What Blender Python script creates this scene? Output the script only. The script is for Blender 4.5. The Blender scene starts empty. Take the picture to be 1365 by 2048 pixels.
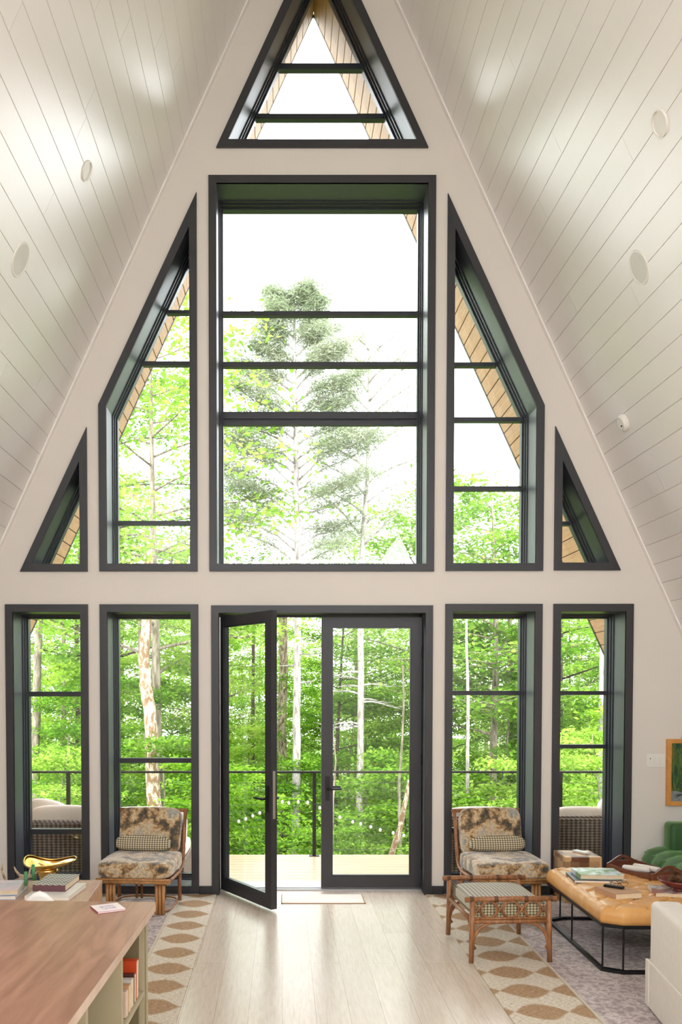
import bpy, bmesh, math, random
import numpy as np
from mathutils import Vector, Matrix, noise
from mathutils.geometry import tessellate_polygon

R = math.radians
PI = math.pi
sc = bpy.context.scene
COL = sc.collection

# ------------------------------------------------------------------ camera
CAM_F, CAM_D, CAM_TH = 1733.0, 7.6, R(1.8)          # focal length in px, distance to the gable wall, pitch
PPX, PPY = 565.0, 1372 + 1733.0 * math.tan(R(1.8))
EYE = 1.8408
cd = bpy.data.cameras.new('camera')
cam = bpy.data.objects.new('camera', cd)
COL.objects.link(cam)
cam.location = (0, -CAM_D, EYE)
cam.rotation_euler = (PI / 2 - CAM_TH, 0, 0)
cd.sensor_fit = 'AUTO'
cd.sensor_width = 36
cd.lens = CAM_F / 2048 * 36
cd.shift_x = (682.5 - PPX) / 2048
cd.shift_y = (PPY - 1024) / 2048
cd.clip_end = 400
sc.camera = cam

# ------------------------------------------------------------------ world, sun, added fill lamps
w = bpy.data.worlds.new('world')
sc.world = w
w.use_nodes = True
bg = w.node_tree.nodes['Background']
bg.inputs[0].default_value = (0.93, 0.96, 1.0, 1)
bg.inputs[1].default_value = 3.5

sun_d = bpy.data.lights.new('sun', 'SUN')
sun_d.energy = 2.2
sun_d.angle = R(12)
sun_d.color = (1.0, 0.95, 0.85)
sun = bpy.data.objects.new('sun', sun_d)
COL.objects.link(sun)
sun.rotation_euler = (R(40), 0, R(-22))             # from behind and above the house, onto the woods

def area(name, loc, rot, sx, sy, power, color):
    d = bpy.data.lights.new(name, 'AREA')
    d.shape = 'RECTANGLE'; d.size = sx; d.size_y = sy
    d.energy = power; d.color = color
    o = bpy.data.objects.new(name, d)
    COL.objects.link(o)
    o.location = loc; o.rotation_euler = rot
    return o
# three fill lamps added to brighten the room, unseen behind the camera
area('rear_fill', (0.34, -11.45, 4.05), (R(90), 0, 0), 3.7, 1.3, 20, (0.9, 0.95, 1.0))
area('slope_fill_left', (-1.93, -9.9, 4.13), (0, R(-65), 0), 1.5, 2.4, 98, (0.9, 0.95, 1.0))
area('slope_fill_right', (2.61, -9.9, 4.13), (0, R(65), 0), 1.5, 2.4, 64, (0.9, 0.95, 1.0))

sc.view_settings.view_transform = 'Standard'
sc.view_settings.look = 'None'
sc.view_settings.exposure = 1.2
sc.view_settings.gamma = 1.0
sc.view_settings.use_curve_mapping = False
cy = sc.cycles
cy.max_bounces = 10
cy.diffuse_bounces = 5
cy.glossy_bounces = 4
cy.transmission_bounces = 6
cy.transparent_max_bounces = 24
cy.use_denoising = True
cy.sample_clamp_indirect = 8
cy.caustics_reflective = False
cy.caustics_refractive = False

# ------------------------------------------------------------------ pixel measurements of the photo -> points in the place
_c, _s = math.cos(CAM_TH), math.sin(CAM_TH)
def U(x, y, Y=0.0):
    a = (x - PPX) / CAM_F; b = (y - PPY) / CAM_F
    r = (a, _c - b * _s, -_s - b * _c)
    t = (CAM_D + Y) / r[1]
    return Vector((r[0] * t, Y, EYE + r[2] * t))
def W2(x, y, Y=0.0):
    p = U(x, y, Y); return (p.x, p.z)
def F(x, y, z=0.0):
    a = (x - PPX) / CAM_F; b = (y - PPY) / CAM_F
    r = (a, _c - b * _s, -_s - b * _c)
    t = (z - EYE) / r[2]
    return Vector((r[0] * t, r[1] * t - CAM_D, z))

# ------------------------------------------------------------------ objects
def link(o): COL.objects.link(o); return o
def tag(o, label=None, cat=None, group=None, kind=None):
    if label: o['label'] = label
    if cat: o['category'] = cat
    if group: o['group'] = group
    if kind: o['kind'] = kind
    return o
def thing(name, label, cat, loc=(0, 0, 0), rz=0.0, group=None):
    o = bpy.data.objects.new(name, None)
    o.empty_display_size = 0.1
    link(o); o.location = loc; o.rotation_euler = (0, 0, rz)
    return tag(o, label, cat, group)
def part(name, bm, mat, parent=None, smooth=False, label=None, kind=None, angle=None):
    me = bpy.data.meshes.new(name)
    if isinstance(bm, bmesh.types.BMesh):
        bmesh.ops.recalc_face_normals(bm, faces=bm.faces[:])
        bm.to_mesh(me); bm.free()
    else:
        me = bm
    if smooth:
        me.polygons.foreach_set('use_smooth', [True] * len(me.polygons))
        if angle:
            try: me.set_sharp_from_angle(angle=R(angle))
            except Exception: pass
    o = bpy.data.objects.new(name, me)
    if mat: me.materials.append(mat)
    link(o)
    if parent is not None: o.parent = parent
    if label: o['label'] = label
    if kind: o['kind'] = kind
    return o
def struct(name, bm, mat, smooth=False, label=None, cat=None):
    o = part(name, bm, mat, None, smooth)
    return tag(o, label, cat, None, 'structure')
def copy_tree(o, parent=None):
    c = o.copy(); COL.objects.link(c)
    if parent is not None: c.parent = parent
    for ch in list(o.children): copy_tree(ch, c)
    return c

# ------------------------------------------------------------------ mesh helpers
def NB(): return bmesh.new()
def box(bm, c, s, rot=None, bev=0.0, seg=2):
    m = Matrix.Translation(c) @ ((rot or Matrix.Identity(4))) @ Matrix.Diagonal((s[0], s[1], s[2], 1))
    g = bmesh.ops.create_cube(bm, size=1.0, matrix=m)
    if bev > 0:
        vs = set(g['verts'])
        es = [e for e in bm.edges if e.verts[0] in vs and e.verts[1] in vs]
        bmesh.ops.bevel(bm, geom=es, offset=bev, segments=seg, affect='EDGES', profile=0.5)
    return bm
def bx(x0, x1, y0, y1, z0, z1, bev=0.0, bm=None):
    bm = bm or NB()
    return box(bm, ((x0 + x1) / 2, (y0 + y1) / 2, (z0 + z1) / 2), (abs(x1 - x0), abs(y1 - y0), abs(z1 - z0)), None, bev)
def tube(bm, pts, rad, seg=8, cap=True, closed=False):
    pts = [Vector(p) for p in pts]
    n = len(pts)
    if not hasattr(rad, '__len__'): rad = [rad] * n
    rings = []
    up = None
    for i, p in enumerate(pts):
        if closed: t = pts[(i + 1) % n] - pts[i - 1]
        elif i == 0: t = pts[1] - pts[0]
        elif i == n - 1: t = pts[-1] - pts[-2]
        else: t = pts[i + 1] - pts[i - 1]
        if t.length < 1e-9: t = Vector((0, 0, 1))
        t.normalize()
        if up is None:
            up = Vector((0, 0, 1)) if abs(t.z) < 0.9 else Vector((1, 0, 0))
        up = up - t * up.dot(t)
        if up.length < 1e-6: up = t.orthogonal()
        up.normalize()
        sd = t.cross(up)
        rings.append([bm.verts.new(p + (up * math.cos(2 * PI * k / seg) + sd * math.sin(2 * PI * k / seg)) * rad[i]) for k in range(seg)])
    m = n if closed else n - 1
    for i in range(m):
        a, b = rings[i], rings[(i + 1) % n]
        for k in range(seg):
            bm.faces.new((a[k], a[(k + 1) % seg], b[(k + 1) % seg], b[k]))
    if cap and not closed:
        bm.faces.new(rings[0][::-1]); bm.faces.new(rings[-1])
    return bm
def lathe(bm, prof, c=(0, 0, 0), seg=24, sx=1.0, sy=1.0):
    c = Vector(c)
    rings = []
    for r, z in prof:
        if r < 1e-6: rings.append([bm.verts.new(c + Vector((0, 0, z)))])
        else: rings.append([bm.verts.new(c + Vector((r * sx * math.cos(2 * PI * k / seg), r * sy * math.sin(2 * PI * k / seg), z))) for k in range(seg)])
    for a, b in zip(rings, rings[1:]):
        for k in range(seg):
            k2 = (k + 1) % seg
            if len(a) == 1 and len(b) == 1: continue
            if len(a) == 1: bm.faces.new((a[0], b[k2], b[k]))
            elif len(b) == 1: bm.faces.new((a[k], a[k2], b[0]))
            else: bm.faces.new((a[k], a[k2], b[k2], b[k]))
    return bm
def prism_xz(bm, poly, y0, y1, holes=()):
    """solid between y0 and y1 whose outline in x-z is poly, with holes"""
    loops = [list(poly)] + [list(h) for h in holes]
    vv = [[Vector((p[0], p[1], 0)) for p in l] for l in loops]
    tris = tessellate_polygon(vv)
    flat = [p for l in loops for p in l]
    fr = [bm.verts.new((p[0], y0, p[1])) for p in flat]
    bk = [bm.verts.new((p[0], y1, p[1])) for p in flat]
    for t in tris:
        try:
            bm.faces.new([fr[i] for i in t]); bm.faces.new([bk[i] for i in reversed(t)])
        except ValueError: pass
    o = 0
    for l in loops:
        n = len(l)
        for i in range(n):
            j = (i + 1) % n
            bm.faces.new((fr[o + i], fr[o + j], bk[o + j], bk[o + i]))
        o += n
    return bm
def prism_yz(bm, poly, x0, x1):
    a = [bm.verts.new((x0, p[0], p[1])) for p in poly]
    b = [bm.verts.new((x1, p[0], p[1])) for p in poly]
    n = len(poly)
    bm.faces.new(a); bm.faces.new(b[::-1])
    for i in range(n):
        j = (i + 1) % n
        bm.faces.new((a[i], a[j], b[j], b[i]))
    return bm
def offset_poly(poly, d):
    """inward offset of a convex polygon in 2d"""
    n = len(poly)
    P = [Vector(p) for p in poly]
    area2 = sum(P[i].x * P[(i + 1) % n].y - P[(i + 1) % n].x * P[i].y for i in range(n))
    sg = 1 if area2 > 0 else -1
    L = []
    for i in range(n):
        a, b = P[i], P[(i + 1) % n]
        t = (b - a).normalized()
        nn = Vector((-t.y, t.x)) * sg
        L.append((a + nn * d, t))
    out = []
    for i in range(n):
        (p, t), (q, u) = L[i - 1], L[i]
        den = t.x * u.y - t.y * u.x
        s = ((q.x - p.x) * u.y - (q.y - p.y) * u.x) / den
        out.append(((p + t * s).x, (p + t * s).y))
    return out
def frame(bm, outer, inner, y0, y1):
    n = len(outer)
    A = [bm.verts.new((p[0], y0, p[1])) for p in outer]; B = [bm.verts.new((p[0], y0, p[1])) for p in inner]
    C_ = [bm.verts.new((p[0], y1, p[1])) for p in outer]; D_ = [bm.verts.new((p[0], y1, p[1])) for p in inner]
    for i in range(n):
        j = (i + 1) % n
        bm.faces.new((A[i], A[j], B[j], B[i])); bm.faces.new((C_[i], D_[i], D_[j], C_[j]))
        bm.faces.new((A[i], C_[i], C_[j], A[j])); bm.faces.new((B[i], B[j], D_[j], D_[i]))
    return bm
def span(poly, z):
    xs = []
    n = len(poly)
    for i in range(n):
        (x0, z0), (x1, z1) = poly[i], poly[(i + 1) % n]
        if (z0 - z) * (z1 - z) <= 0 and abs(z1 - z0) > 1e-9:
            xs.append(x0 + (x1 - x0) * (z - z0) / (z1 - z0))
    return (min(xs), max(xs)) if len(xs) > 1 else None
def xy_ring(bm, P, Q, z0, z1):
    n = len(P)
    v = [[bm.verts.new((p[0], p[1], z)) for p in L_] for L_, z in ((P, z0), (P, z1), (Q, z1), (Q, z0))]
    for i in range(n):
        j = (i + 1) % n
        for a in range(4):
            b_ = (a + 1) % 4
            bm.faces.new((v[a][i], v[a][j], v[b_][j], v[b_][i]))
    return bm
def bar(bm, poly, z, h, y0, y1):
    a = span(poly, z - h / 2); b = span(poly, z + h / 2)
    if not a or not b: return bm
    return prism_xz(bm, [(a[0], z - h / 2), (a[1], z - h / 2), (b[1], z + h / 2), (b[0], z + h / 2)], y0, y1)
def cushion(bm, c, s, rot=None, n=10, p=3.2, puff=0.12, wob=0.0, seed=0):
    """soft box: a subdivided cube pulled to a superellipsoid, a little fuller in the middle"""
    t_ = bmesh.new(); bmesh.ops.create_cube(t_, size=2.0)
    bmesh.ops.subdivide_edges(t_, edges=t_.edges[:], cuts=n, use_grid_fill=True)
    me_ = bpy.data.meshes.new('tmp'); t_.to_mesh(me_); t_.free()
    old = set(bm.verts); bm.from_mesh(me_); bpy.data.meshes.remove(me_)
    allv = [v for v in bm.verts if v not in old]
    M = Matrix.Translation(c) @ (rot or Matrix.Identity(4))
    for v in allv:
        x, y, z = v.co
        k = (abs(x) ** p + abs(y) ** p + abs(z) ** p) ** (1 / p)
        q = v.co / k
        f = 1 + puff * (1 - min(1, abs(q.x)) ** 2) * (1 - min(1, abs(q.y)) ** 2)
        q = Vector((q.x, q.y, q.z * f / (1 + puff)))
        co = Vector((q.x * s[0] / 2, q.y * s[1] / 2, q.z * s[2] / 2))
        if wob:
            nz = noise.noise(co * 6 + Vector((seed * 3.1, seed, 0)))
            co += q.normalized() * nz * wob
        v.co = M @ co
    return bm
def rotm(ax, deg): return Matrix.Rotation(R(deg), 4, ax)

# ------------------------------------------------------------------ materials
def srgb(r, g, b):
    f = lambda v: (v / 255 / 12.92) if v / 255 <= 0.04045 else ((v / 255 + 0.055) / 1.055) ** 2.4
    return (f(r), f(g), f(b), 1)
def mat_new(name):
    m = bpy.data.materials.new(name); m.use_nodes = True
    nt = m.node_tree
    return m, nt, nt.nodes['Principled BSDF']
def ramp(nt, stops, interp='LINEAR'):
    n = nt.nodes.new('ShaderNodeValToRGB')
    e = n.color_ramp; e.interpolation = interp
    while len(e.elements) < len(stops): e.elements.new(0.5)
    for el, (p, c) in zip(e.elements, stops): el.position = p; el.color = c
    return n
def coords(nt, kind='Object', scale=(1, 1, 1), rot=(0, 0, 0)):
    tc = nt.nodes.new('ShaderNodeTexCoord'); mp = nt.nodes.new('ShaderNodeMapping')
    mp.inputs['Scale'].default_value = scale; mp.inputs['Rotation'].default_value = rot
    nt.links.new(tc.outputs[kind], mp.inputs[0]); return mp
def noise_n(nt, vec, scale, detail=3, rough=0.5, dist=0.0):
    n = nt.nodes.new('ShaderNodeTexNoise')
    n.inputs['Scale'].default_value = scale; n.inputs['Detail'].default_value = detail
    n.inputs['Roughness'].default_value = rough; n.inputs['Distortion'].default_value = dist
    nt.links.new(vec.outputs[0], n.inputs['Vector']); return n
def bump(nt, bs, src, dist=0.002, strength=0.5):
    b = nt.nodes.new('ShaderNodeBump')
    b.inputs['Strength'].default_value = strength; b.inputs['Distance'].default_value = dist
    nt.links.new(src, b.inputs['Height']); nt.links.new(b.outputs[0], bs.inputs['Normal'])
def mathn(nt, op, a, b=None, c=None):
    n = nt.nodes.new('ShaderNodeMath'); n.operation = op
    for i, v in enumerate((a, b, c)):
        if v is None: continue
        if isinstance(v, (int, float)): n.inputs[i].default_value = v
        else: nt.links.new(v, n.inputs[i])
    return n.outputs[0]
def mixc(nt, fac, a, b, mode='MIX'):
    n = nt.nodes.new('ShaderNodeMix'); n.data_type = 'RGBA'; n.blend_type = mode
    if isinstance(fac, (int, float)): n.inputs[0].default_value = fac
    else: nt.links.new(fac, n.inputs[0])
    for i, v in ((6, a), (7, b)):
        if isinstance(v, tuple): n.inputs[i].default_value = v
        else: nt.links.new(v, n.inputs[i])
    return n.outputs[2]
def plain(name, col, rough=0.6, metal=0.0, vary=0.06, scale=8, bmp=0.0, bscale=60, spec=None, coat=0.0):
    m, nt, bs = mat_new(name)
    mp = coords(nt)
    n = noise_n(nt, mp, scale, 4)
    c1 = tuple(min(1, v * (1 + vary)) for v in col[:3]) + (1,); c0 = tuple(v * (1 - vary) for v in col[:3]) + (1,)
    r = ramp(nt, [(0.3, c0), (0.7, c1)])
    nt.links.new(n.outputs[0], r.inputs[0]); nt.links.new(r.outputs[0], bs.inputs['Base Color'])
    bs.inputs['Roughness'].default_value = rough; bs.inputs['Metallic'].default_value = metal
    if spec is not None: bs.inputs['Specular IOR Level'].default_value = spec
    if coat: bs.inputs['Coat Weight'].default_value = coat
    if bmp:
        n2 = noise_n(nt, mp, bscale, 3)
        bump(nt, bs, n2.outputs[0], bmp, 0.6)
    return m
def wood(name, c0, c1, scale=(1, 12, 12), rough=0.45, nscale=3.0, dist=1.5, knots=False, coat=0.0, kind='Object'):
    m, nt, bs = mat_new(name)
    mp = coords(nt, kind, scale)
    n = noise_n(nt, mp, nscale, 6, 0.6, dist)
    r = ramp(nt, [(0.3, c0), (0.7, c1)])
    nt.links.new(n.outputs[0], r.inputs[0])
    nt.links.new(r.outputs[0], bs.inputs['Base Color'])
    bs.inputs['Roughness'].default_value = rough
    if coat: bs.inputs['Coat Weight'].default_value = coat
    bump(nt, bs, n.outputs[0], 0.0008, 0.4)
    return m

M = {}
M['wall'] = plain('wall_paint', srgb(228, 221, 213), 0.75, vary=0.012, scale=2, bmp=0.0006, bscale=120)
M['ceiling'] = plain('ceiling_paint', srgb(246, 242, 238), 0.28, vary=0.012, scale=1.5, bmp=0.0005, bscale=40)
M['groove'] = plain('groove_paint', srgb(226, 219, 210), 0.6, vary=0.01)
M['trim'] = plain('dark_trim', srgb(50, 50, 54), 0.42, vary=0.03, scale=5)
M['jamb'] = plain('jamb_sky_sheen', srgb(74, 77, 84), 0.38, vary=0.03, scale=5, spec=0.6)  # same paint as the trim; sky reflection put into a lighter base colour
M['sash'] = plain('dark_sash', srgb(46, 49, 56), 0.33, vary=0.03, scale=5)
M['black'] = plain('black_metal', srgb(34, 33, 34), 0.4, 0.5, vary=0.05)
M['steel'] = plain('steel', srgb(190, 188, 182), 0.3, 0.9, vary=0.04)
M['alu'] = plain('threshold_aluminium', srgb(176, 176, 178), 0.35, 0.8, vary=0.04)
M['white_plastic'] = plain('white_plastic', srgb(238, 234, 226), 0.4, vary=0.01)
M['grille'] = plain('speaker_grille', srgb(226, 224, 218), 0.7, vary=0.02, bmp=0.001, bscale=400)

def glass_mat():
    m = bpy.data.materials.new('window_glass'); m.use_nodes = True
    nt = m.node_tree; nt.nodes.clear()
    out = nt.nodes.new('ShaderNodeOutputMaterial'); mx = nt.nodes.new('ShaderNodeMixShader')
    tr = nt.nodes.new('ShaderNodeBsdfTransparent'); gl = nt.nodes.new('ShaderNodeBsdfGlossy'); fr = nt.nodes.new('ShaderNodeFresnel')
    tr.inputs[0].default_value = (0.975, 0.985, 0.98, 1); gl.inputs['Roughness'].default_value = 0.0
    nt.nodes.remove(fr); lw = nt.nodes.new('ShaderNodeLayerWeight'); lw.inputs[0].default_value = 0.5
    f5 = mathn(nt, 'POWER', lw.outputs['Facing'], 5.0)
    nt.links.new(mathn(nt, 'MULTIPLY_ADD', f5, 0.9, 0.03), mx.inputs[0]); nt.links.new(tr.outputs[0], mx.inputs[1]); nt.links.new(gl.outputs[0], mx.inputs[2])
    nt.links.new(mx.outputs[0], out.inputs[0])
    return m
M['glass'] = glass_mat()

def floor_mat():
    m, nt, bs = mat_new('oak_floor')
    mp = coords(nt, 'Object', (1, 1, 1), (0, 0, R(90)))
    bk = nt.nodes.new('ShaderNodeTexBrick')
    nt.links.new(mp.outputs[0], bk.inputs['Vector'])
    bk.inputs['Scale'].default_value = 1.0; bk.inputs['Brick Width'].default_value = 1.9; bk.inputs['Row Height'].default_value = 0.19
    bk.inputs['Mortar Size'].default_value = 0.0012; bk.inputs['Mortar Smooth'].default_value = 0.3
    bk.offset = 0.37; bk.offset_frequency = 2
    bk.inputs['Color1'].default_value = srgb(222, 209, 194); bk.inputs['Color2'].default_value = srgb(212, 196, 179)
    bk.inputs['Mortar'].default_value = srgb(170, 148, 124)
    mp2 = coords(nt, 'Object', (14, 1.1, 1))
    n = noise_n(nt, mp2, 5, 7, 0.62, 0.8)
    r = ramp(nt, [(0.25, srgb(226, 216, 206)), (0.6, (1, 1, 1, 1))])
    nt.links.new(n.outputs[0], r.inputs[0])
    c = mixc(nt, 0.75, bk.outputs['Color'], r.outputs[0], 'MULTIPLY')
    vo = nt.nodes.new('ShaderNodeTexVoronoi'); mp3 = coords(nt, 'Object', (3.1, 2.0, 1)); nt.links.new(mp3.outputs[0], vo.inputs['Vector'])
    vo.inputs['Scale'].default_value = 1.4
    kr = ramp(nt, [(0.0, (1, 1, 1, 1)), (0.045, (0, 0, 0, 1))])
    nt.links.new(vo.outputs['Distance'], kr.inputs[0])
    c = mixc(nt, mathn(nt, 'MULTIPLY', kr.outputs[0], 0.45), c, srgb(140, 112, 88))
    nt.links.new(c, bs.inputs['Base Color'])
    bs.inputs['Roughness'].default_value = 0.24
    bump(nt, bs, n.outputs[0], 0.0006, 0.4)
    return m
M['floor'] = floor_mat()
M['soffit'] = wood('cedar_soffit', srgb(164, 124, 88), srgb(190, 152, 114), (10, 1, 10), 0.6)
M['soffit_groove'] = plain('soffit_groove', srgb(92, 66, 46), 0.8)
M['deck'] = wood('deck_boards', srgb(168, 138, 110), srgb(196, 170, 142), (1, 14, 1), 0.3)
M['roof'] = plain('roof_metal', srgb(70, 72, 76), 0.5)

def jute_mat():
    m, nt, bs = mat_new('jute_weave')
    tc = nt.nodes.new('ShaderNodeTexCoord'); sp = nt.nodes.new('ShaderNodeSeparateXYZ'); nt.links.new(tc.outputs['Object'], sp.inputs[0])
    mpn = coords(nt); nz = noise_n(nt, mpn, 9, 3)
    jit = mathn(nt, 'MULTIPLY', mathn(nt, 'SUBTRACT', nz.outputs[0], 0.5), 0.14)
    # rows of pointed ovals whose tips touch
    u = mathn(nt, 'DIVIDE', mathn(nt, 'SUBTRACT', sp.outputs[0], 0.048 - .305 * 20), 0.305)
    v = mathn(nt, 'ADD', mathn(nt, 'DIVIDE', sp.outputs[1], 0.335), 20.0)
    uc = mathn(nt, 'SUBTRACT', mathn(nt, 'FRACT', u), 0.5); vc = mathn(nt, 'SUBTRACT', mathn(nt, 'FRACT', v), 0.5)
    lens = mathn(nt, 'MULTIPLY', mathn(nt, 'COSINE', mathn(nt, 'MULTIPLY', uc, PI)), 0.36)
    d_ = mathn(nt, 'ADD', mathn(nt, 'SUBTRACT', lens, mathn(nt, 'ABSOLUTE', vc)), jit)
    rr = ramp(nt, [(0.46, (0, 0, 0, 1)), (0.54, (1, 1, 1, 1))])
    nt.links.new(mathn(nt, 'ADD', d_, 0.5), rr.inputs[0])
    mp2 = coords(nt, 'Object', (90, 90, 1)); n2 = noise_n(nt, mp2, 2.2, 2)
    mp3 = coords(nt, 'Object', (40, 300, 1)); n3 = noise_n(nt, mp3, 1.0, 1)
    grain = mathn(nt, 'ADD', mathn(nt, 'MULTIPLY', n2.outputs[0], 0.5), mathn(nt, 'MULTIPLY', n3.outputs[0], 0.5))
    rb = ramp(nt, [(0.38, srgb(120, 86, 56)), (0.62, srgb(206, 172, 134))]); nt.links.new(grain, rb.inputs[0])
    rc = ramp(nt, [(0.36, srgb(160, 138, 112)), (0.58, srgb(236, 226, 210))]); nt.links.new(grain, rc.inputs[0])
    c = mixc(nt, rr.outputs[0], rc.outputs[0], rb.outputs[0])
    nt.links.new(c, bs.inputs['Base Color']); bs.inputs['Roughness'].default_value = 0.95
    bump(nt, bs, grain, 0.004, 0.8)
    return m
M['jute'] = jute_mat()
def rug_mat():
    m, nt, bs = mat_new('faded_rug')
    mp = coords(nt, 'Object', (1, 1, 1)); n1 = noise_n(nt, mp, 2.3, 5, 0.65, 0.3)
    r1 = ramp(nt, [(0.3, srgb(176, 160, 158)), (0.7, srgb(222, 210, 204))]); nt.links.new(n1.outputs[0], r1.inputs[0])
    mp2 = coords(nt, 'Object', (1, 1.0, 1)); n2 = noise_n(nt, mp2, 26, 4, 0.7, 0.5)
    r2 = ramp(nt, [(0.44, (0.55, 0.52, 0.54, 1)), (0.55, (1, 1, 1, 1))]); nt.links.new(n2.outputs[0], r2.inputs[0])
    c = mixc(nt, 0.85, r1.outputs[0], r2.outputs[0], 'MULTIPLY')
    nt.links.new(c, bs.inputs['Base Color']); bs.inputs['Roughness'].default_value = 0.95
    bump(nt, bs, n2.outputs[0], 0.002, 0.5)
    return m
M['rug'] = rug_mat()
M['rug_bind'] = plain('rug_binding', srgb(204, 192, 172), 0.9)
M['mat_cloth'] = plain('door_mat_cloth', srgb(226, 218, 208), 0.85, vary=0.05, scale=40)
M['mat_edge'] = plain('mat_binding', srgb(168, 132, 98), 0.9)

def toile_mat():
    m, nt, bs = mat_new('toile_fabric')
    mp = coords(nt, 'Object', (1, 1, 1))
    n = noise_n(nt, mp, 8.5, 9, 0.72, 0.25)
    r = ramp(nt, [(0.38, srgb(58, 56, 48)), (0.45, srgb(104, 88, 64)), (0.49, srgb(176, 136, 88)), (0.56, srgb(218, 194, 156)), (0.66, srgb(164, 164, 156))])
    nt.links.new(n.outputs[0], r.inputs[0])
    n2 = noise_n(nt, mp, 48, 6, 0.8)
    r2 = ramp(nt, [(0.42, (0.42, 0.40, 0.38, 1)), (0.54, (1, 1, 1, 1))]); nt.links.new(n2.outputs[0], r2.inputs[0])
    c = mixc(nt, 0.7, r.outputs[0], r2.outputs[0], 'MULTIPLY')
    nt.links.new(c, bs.inputs['Base Color']); bs.inputs['Roughness'].default_value = 0.7
    bs.inputs['Sheen Weight'].default_value = 0.5
    bump(nt, bs, n2.outputs[0], 0.0015, 0.4)
    return m
M['toile'] = toile_mat()
def gingham(name, sx, base, dark, axes=(0, 2), sz=None):
    m, nt, bs = mat_new(name)
    tc = nt.nodes.new('ShaderNodeTexCoord'); sp = nt.nodes.new('ShaderNodeSeparateXYZ'); nt.links.new(tc.outputs['Object'], sp.inputs[0])
    def stripe(out, per):
        f = mathn(nt, 'FRACT', mathn(nt, 'ADD', mathn(nt, 'DIVIDE', out, per), 50.0))
        return mathn(nt, 'LESS_THAN', f, 0.42)
    a = stripe(sp.outputs[axes[0]], sx); b = stripe(sp.outputs[axes[1]], sz or sx)
    s = mathn(nt, 'MULTIPLY', mathn(nt, 'ADD', a, b), 0.5)
    r = ramp(nt, [(0.0, base), (0.5, tuple((base[i] * 0.35 + dark[i] * 0.65) for i in range(3)) + (1,)), (1.0, dark)])
    nt.links.new(s, r.inputs[0])
    mpn = coords(nt); n = noise_n(nt, mpn, 200, 2)
    c = mixc(nt, 0.15, r.outputs[0], n.outputs[1], 'MULTIPLY')
    nt.links.new(c, bs.inputs['Base Color']); bs.inputs['Roughness'].default_value = 0.85
    bump(nt, bs, n.outputs[0], 0.001, 0.4)
    return m
M['gingham'] = gingham('gingham_fabric', 0.021, srgb(220, 208, 178), srgb(84, 68, 44), (0, 2), 0.017)
M['gingham_ott'] = gingham('woven_check', 0.026, srgb(216, 208, 192), srgb(128, 120, 104), (0, 1), 0.020)
M['gingham_side'] = gingham('woven_check_border', 0.022, srgb(214, 200, 164), srgb(84, 72, 46), (0, 2), 0.018)
M['rattan'] = wood('rattan', srgb(116, 72, 44), srgb(176, 122, 78), (6, 6, 1.5), 0.4, 5)
M['rattan_wrap'] = plain('rattan_binding', srgb(98, 64, 42), 0.55)
M['rattan_light'] = wood('rattan_light', srgb(150, 100, 56), srgb(206, 154, 98), (6, 6, 1.5), 0.4, 5)

def block_mat(name, light, dark, sx, kind='Object', vert=False):
    m, nt, bs = mat_new(name)
    mp = coords(nt, kind, (1, 1, 1))
    vo = nt.nodes.new('ShaderNodeTexVoronoi'); nt.links.new(mp.outputs[0], vo.inputs['Vector'])
    vo.inputs['Scale'].default_value = sx; vo.distance = 'CHEBYCHEV'; vo.inputs['Randomness'].default_value = 0.35
    mp2 = coords(nt, kind, (1, 1, 14) if not vert else (14, 14, 1)); n = noise_n(nt, mp2, 4, 6, 0.6, 1.4)
    r = ramp(nt, [(0.22, dark), (0.70, light)])
    hs = nt.nodes.new('ShaderNodeSeparateColor'); nt.links.new(vo.outputs['Color'], hs.inputs[0])
    f = mathn(nt, 'ADD', mathn(nt, 'MULTIPLY', hs.outputs[0], 0.75), mathn(nt, 'MULTIPLY', n.outputs[0], 0.3))
    nt.links.new(f, r.inputs[0]); nt.links.new(r.outputs[0], bs.inputs['Base Color'])
    bs.inputs['Roughness'].default_value = 0.5
    bump(nt, bs, n.outputs[0], 0.001, 0.4)
    return m
M['block'] = block_mat('teak_blocks', srgb(222, 178, 128), srgb(112, 68, 42), 13)
M['lowtable'] = wood('table_wood', srgb(178, 126, 84), srgb(216, 170, 126), (9, 9, 1), 0.42, 3)
M['lowtable_top'] = wood('table_top_wood', srgb(178, 134, 110), srgb(214, 178, 152), (9, 1, 1), 0.35, 3)
M['gold'] = plain('polished_brass', srgb(238, 198, 112), 0.17, 1.0, vary=0.05)
M['antler'] = wood('antler_bone', srgb(116, 84, 62), srgb(216, 194, 164), (3, 3, 3), 0.5, 5)
M['wax'] = plain('green_wax', srgb(74, 148, 92), 0.45, vary=0.03)
M['island_top'] = wood('walnut_top', srgb(134, 88, 68), srgb(178, 132, 108), (7, 0.9, 1), 0.34, 2.2, 0.8)
M['island_edge'] = wood('worn_edge', srgb(196, 168, 148), srgb(220, 198, 180), (7, 1, 1), 0.5)
M['sage'] = plain('sage_paint', srgb(178, 166, 136), 0.5, vary=0.03)
M['sage_shaded'] = plain('sage_paint_shaded', srgb(124, 112, 82), 0.55, vary=0.04)  # darker copy of the sage, with the cubby shade put into its colour
M['white_shell'] = plain('white_shell', srgb(240, 236, 230), 0.35, vary=0.01)
M['leg_wood'] = wood('beech_leg', srgb(186, 144, 98), srgb(212, 176, 130), (6, 6, 1), 0.5)

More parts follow.
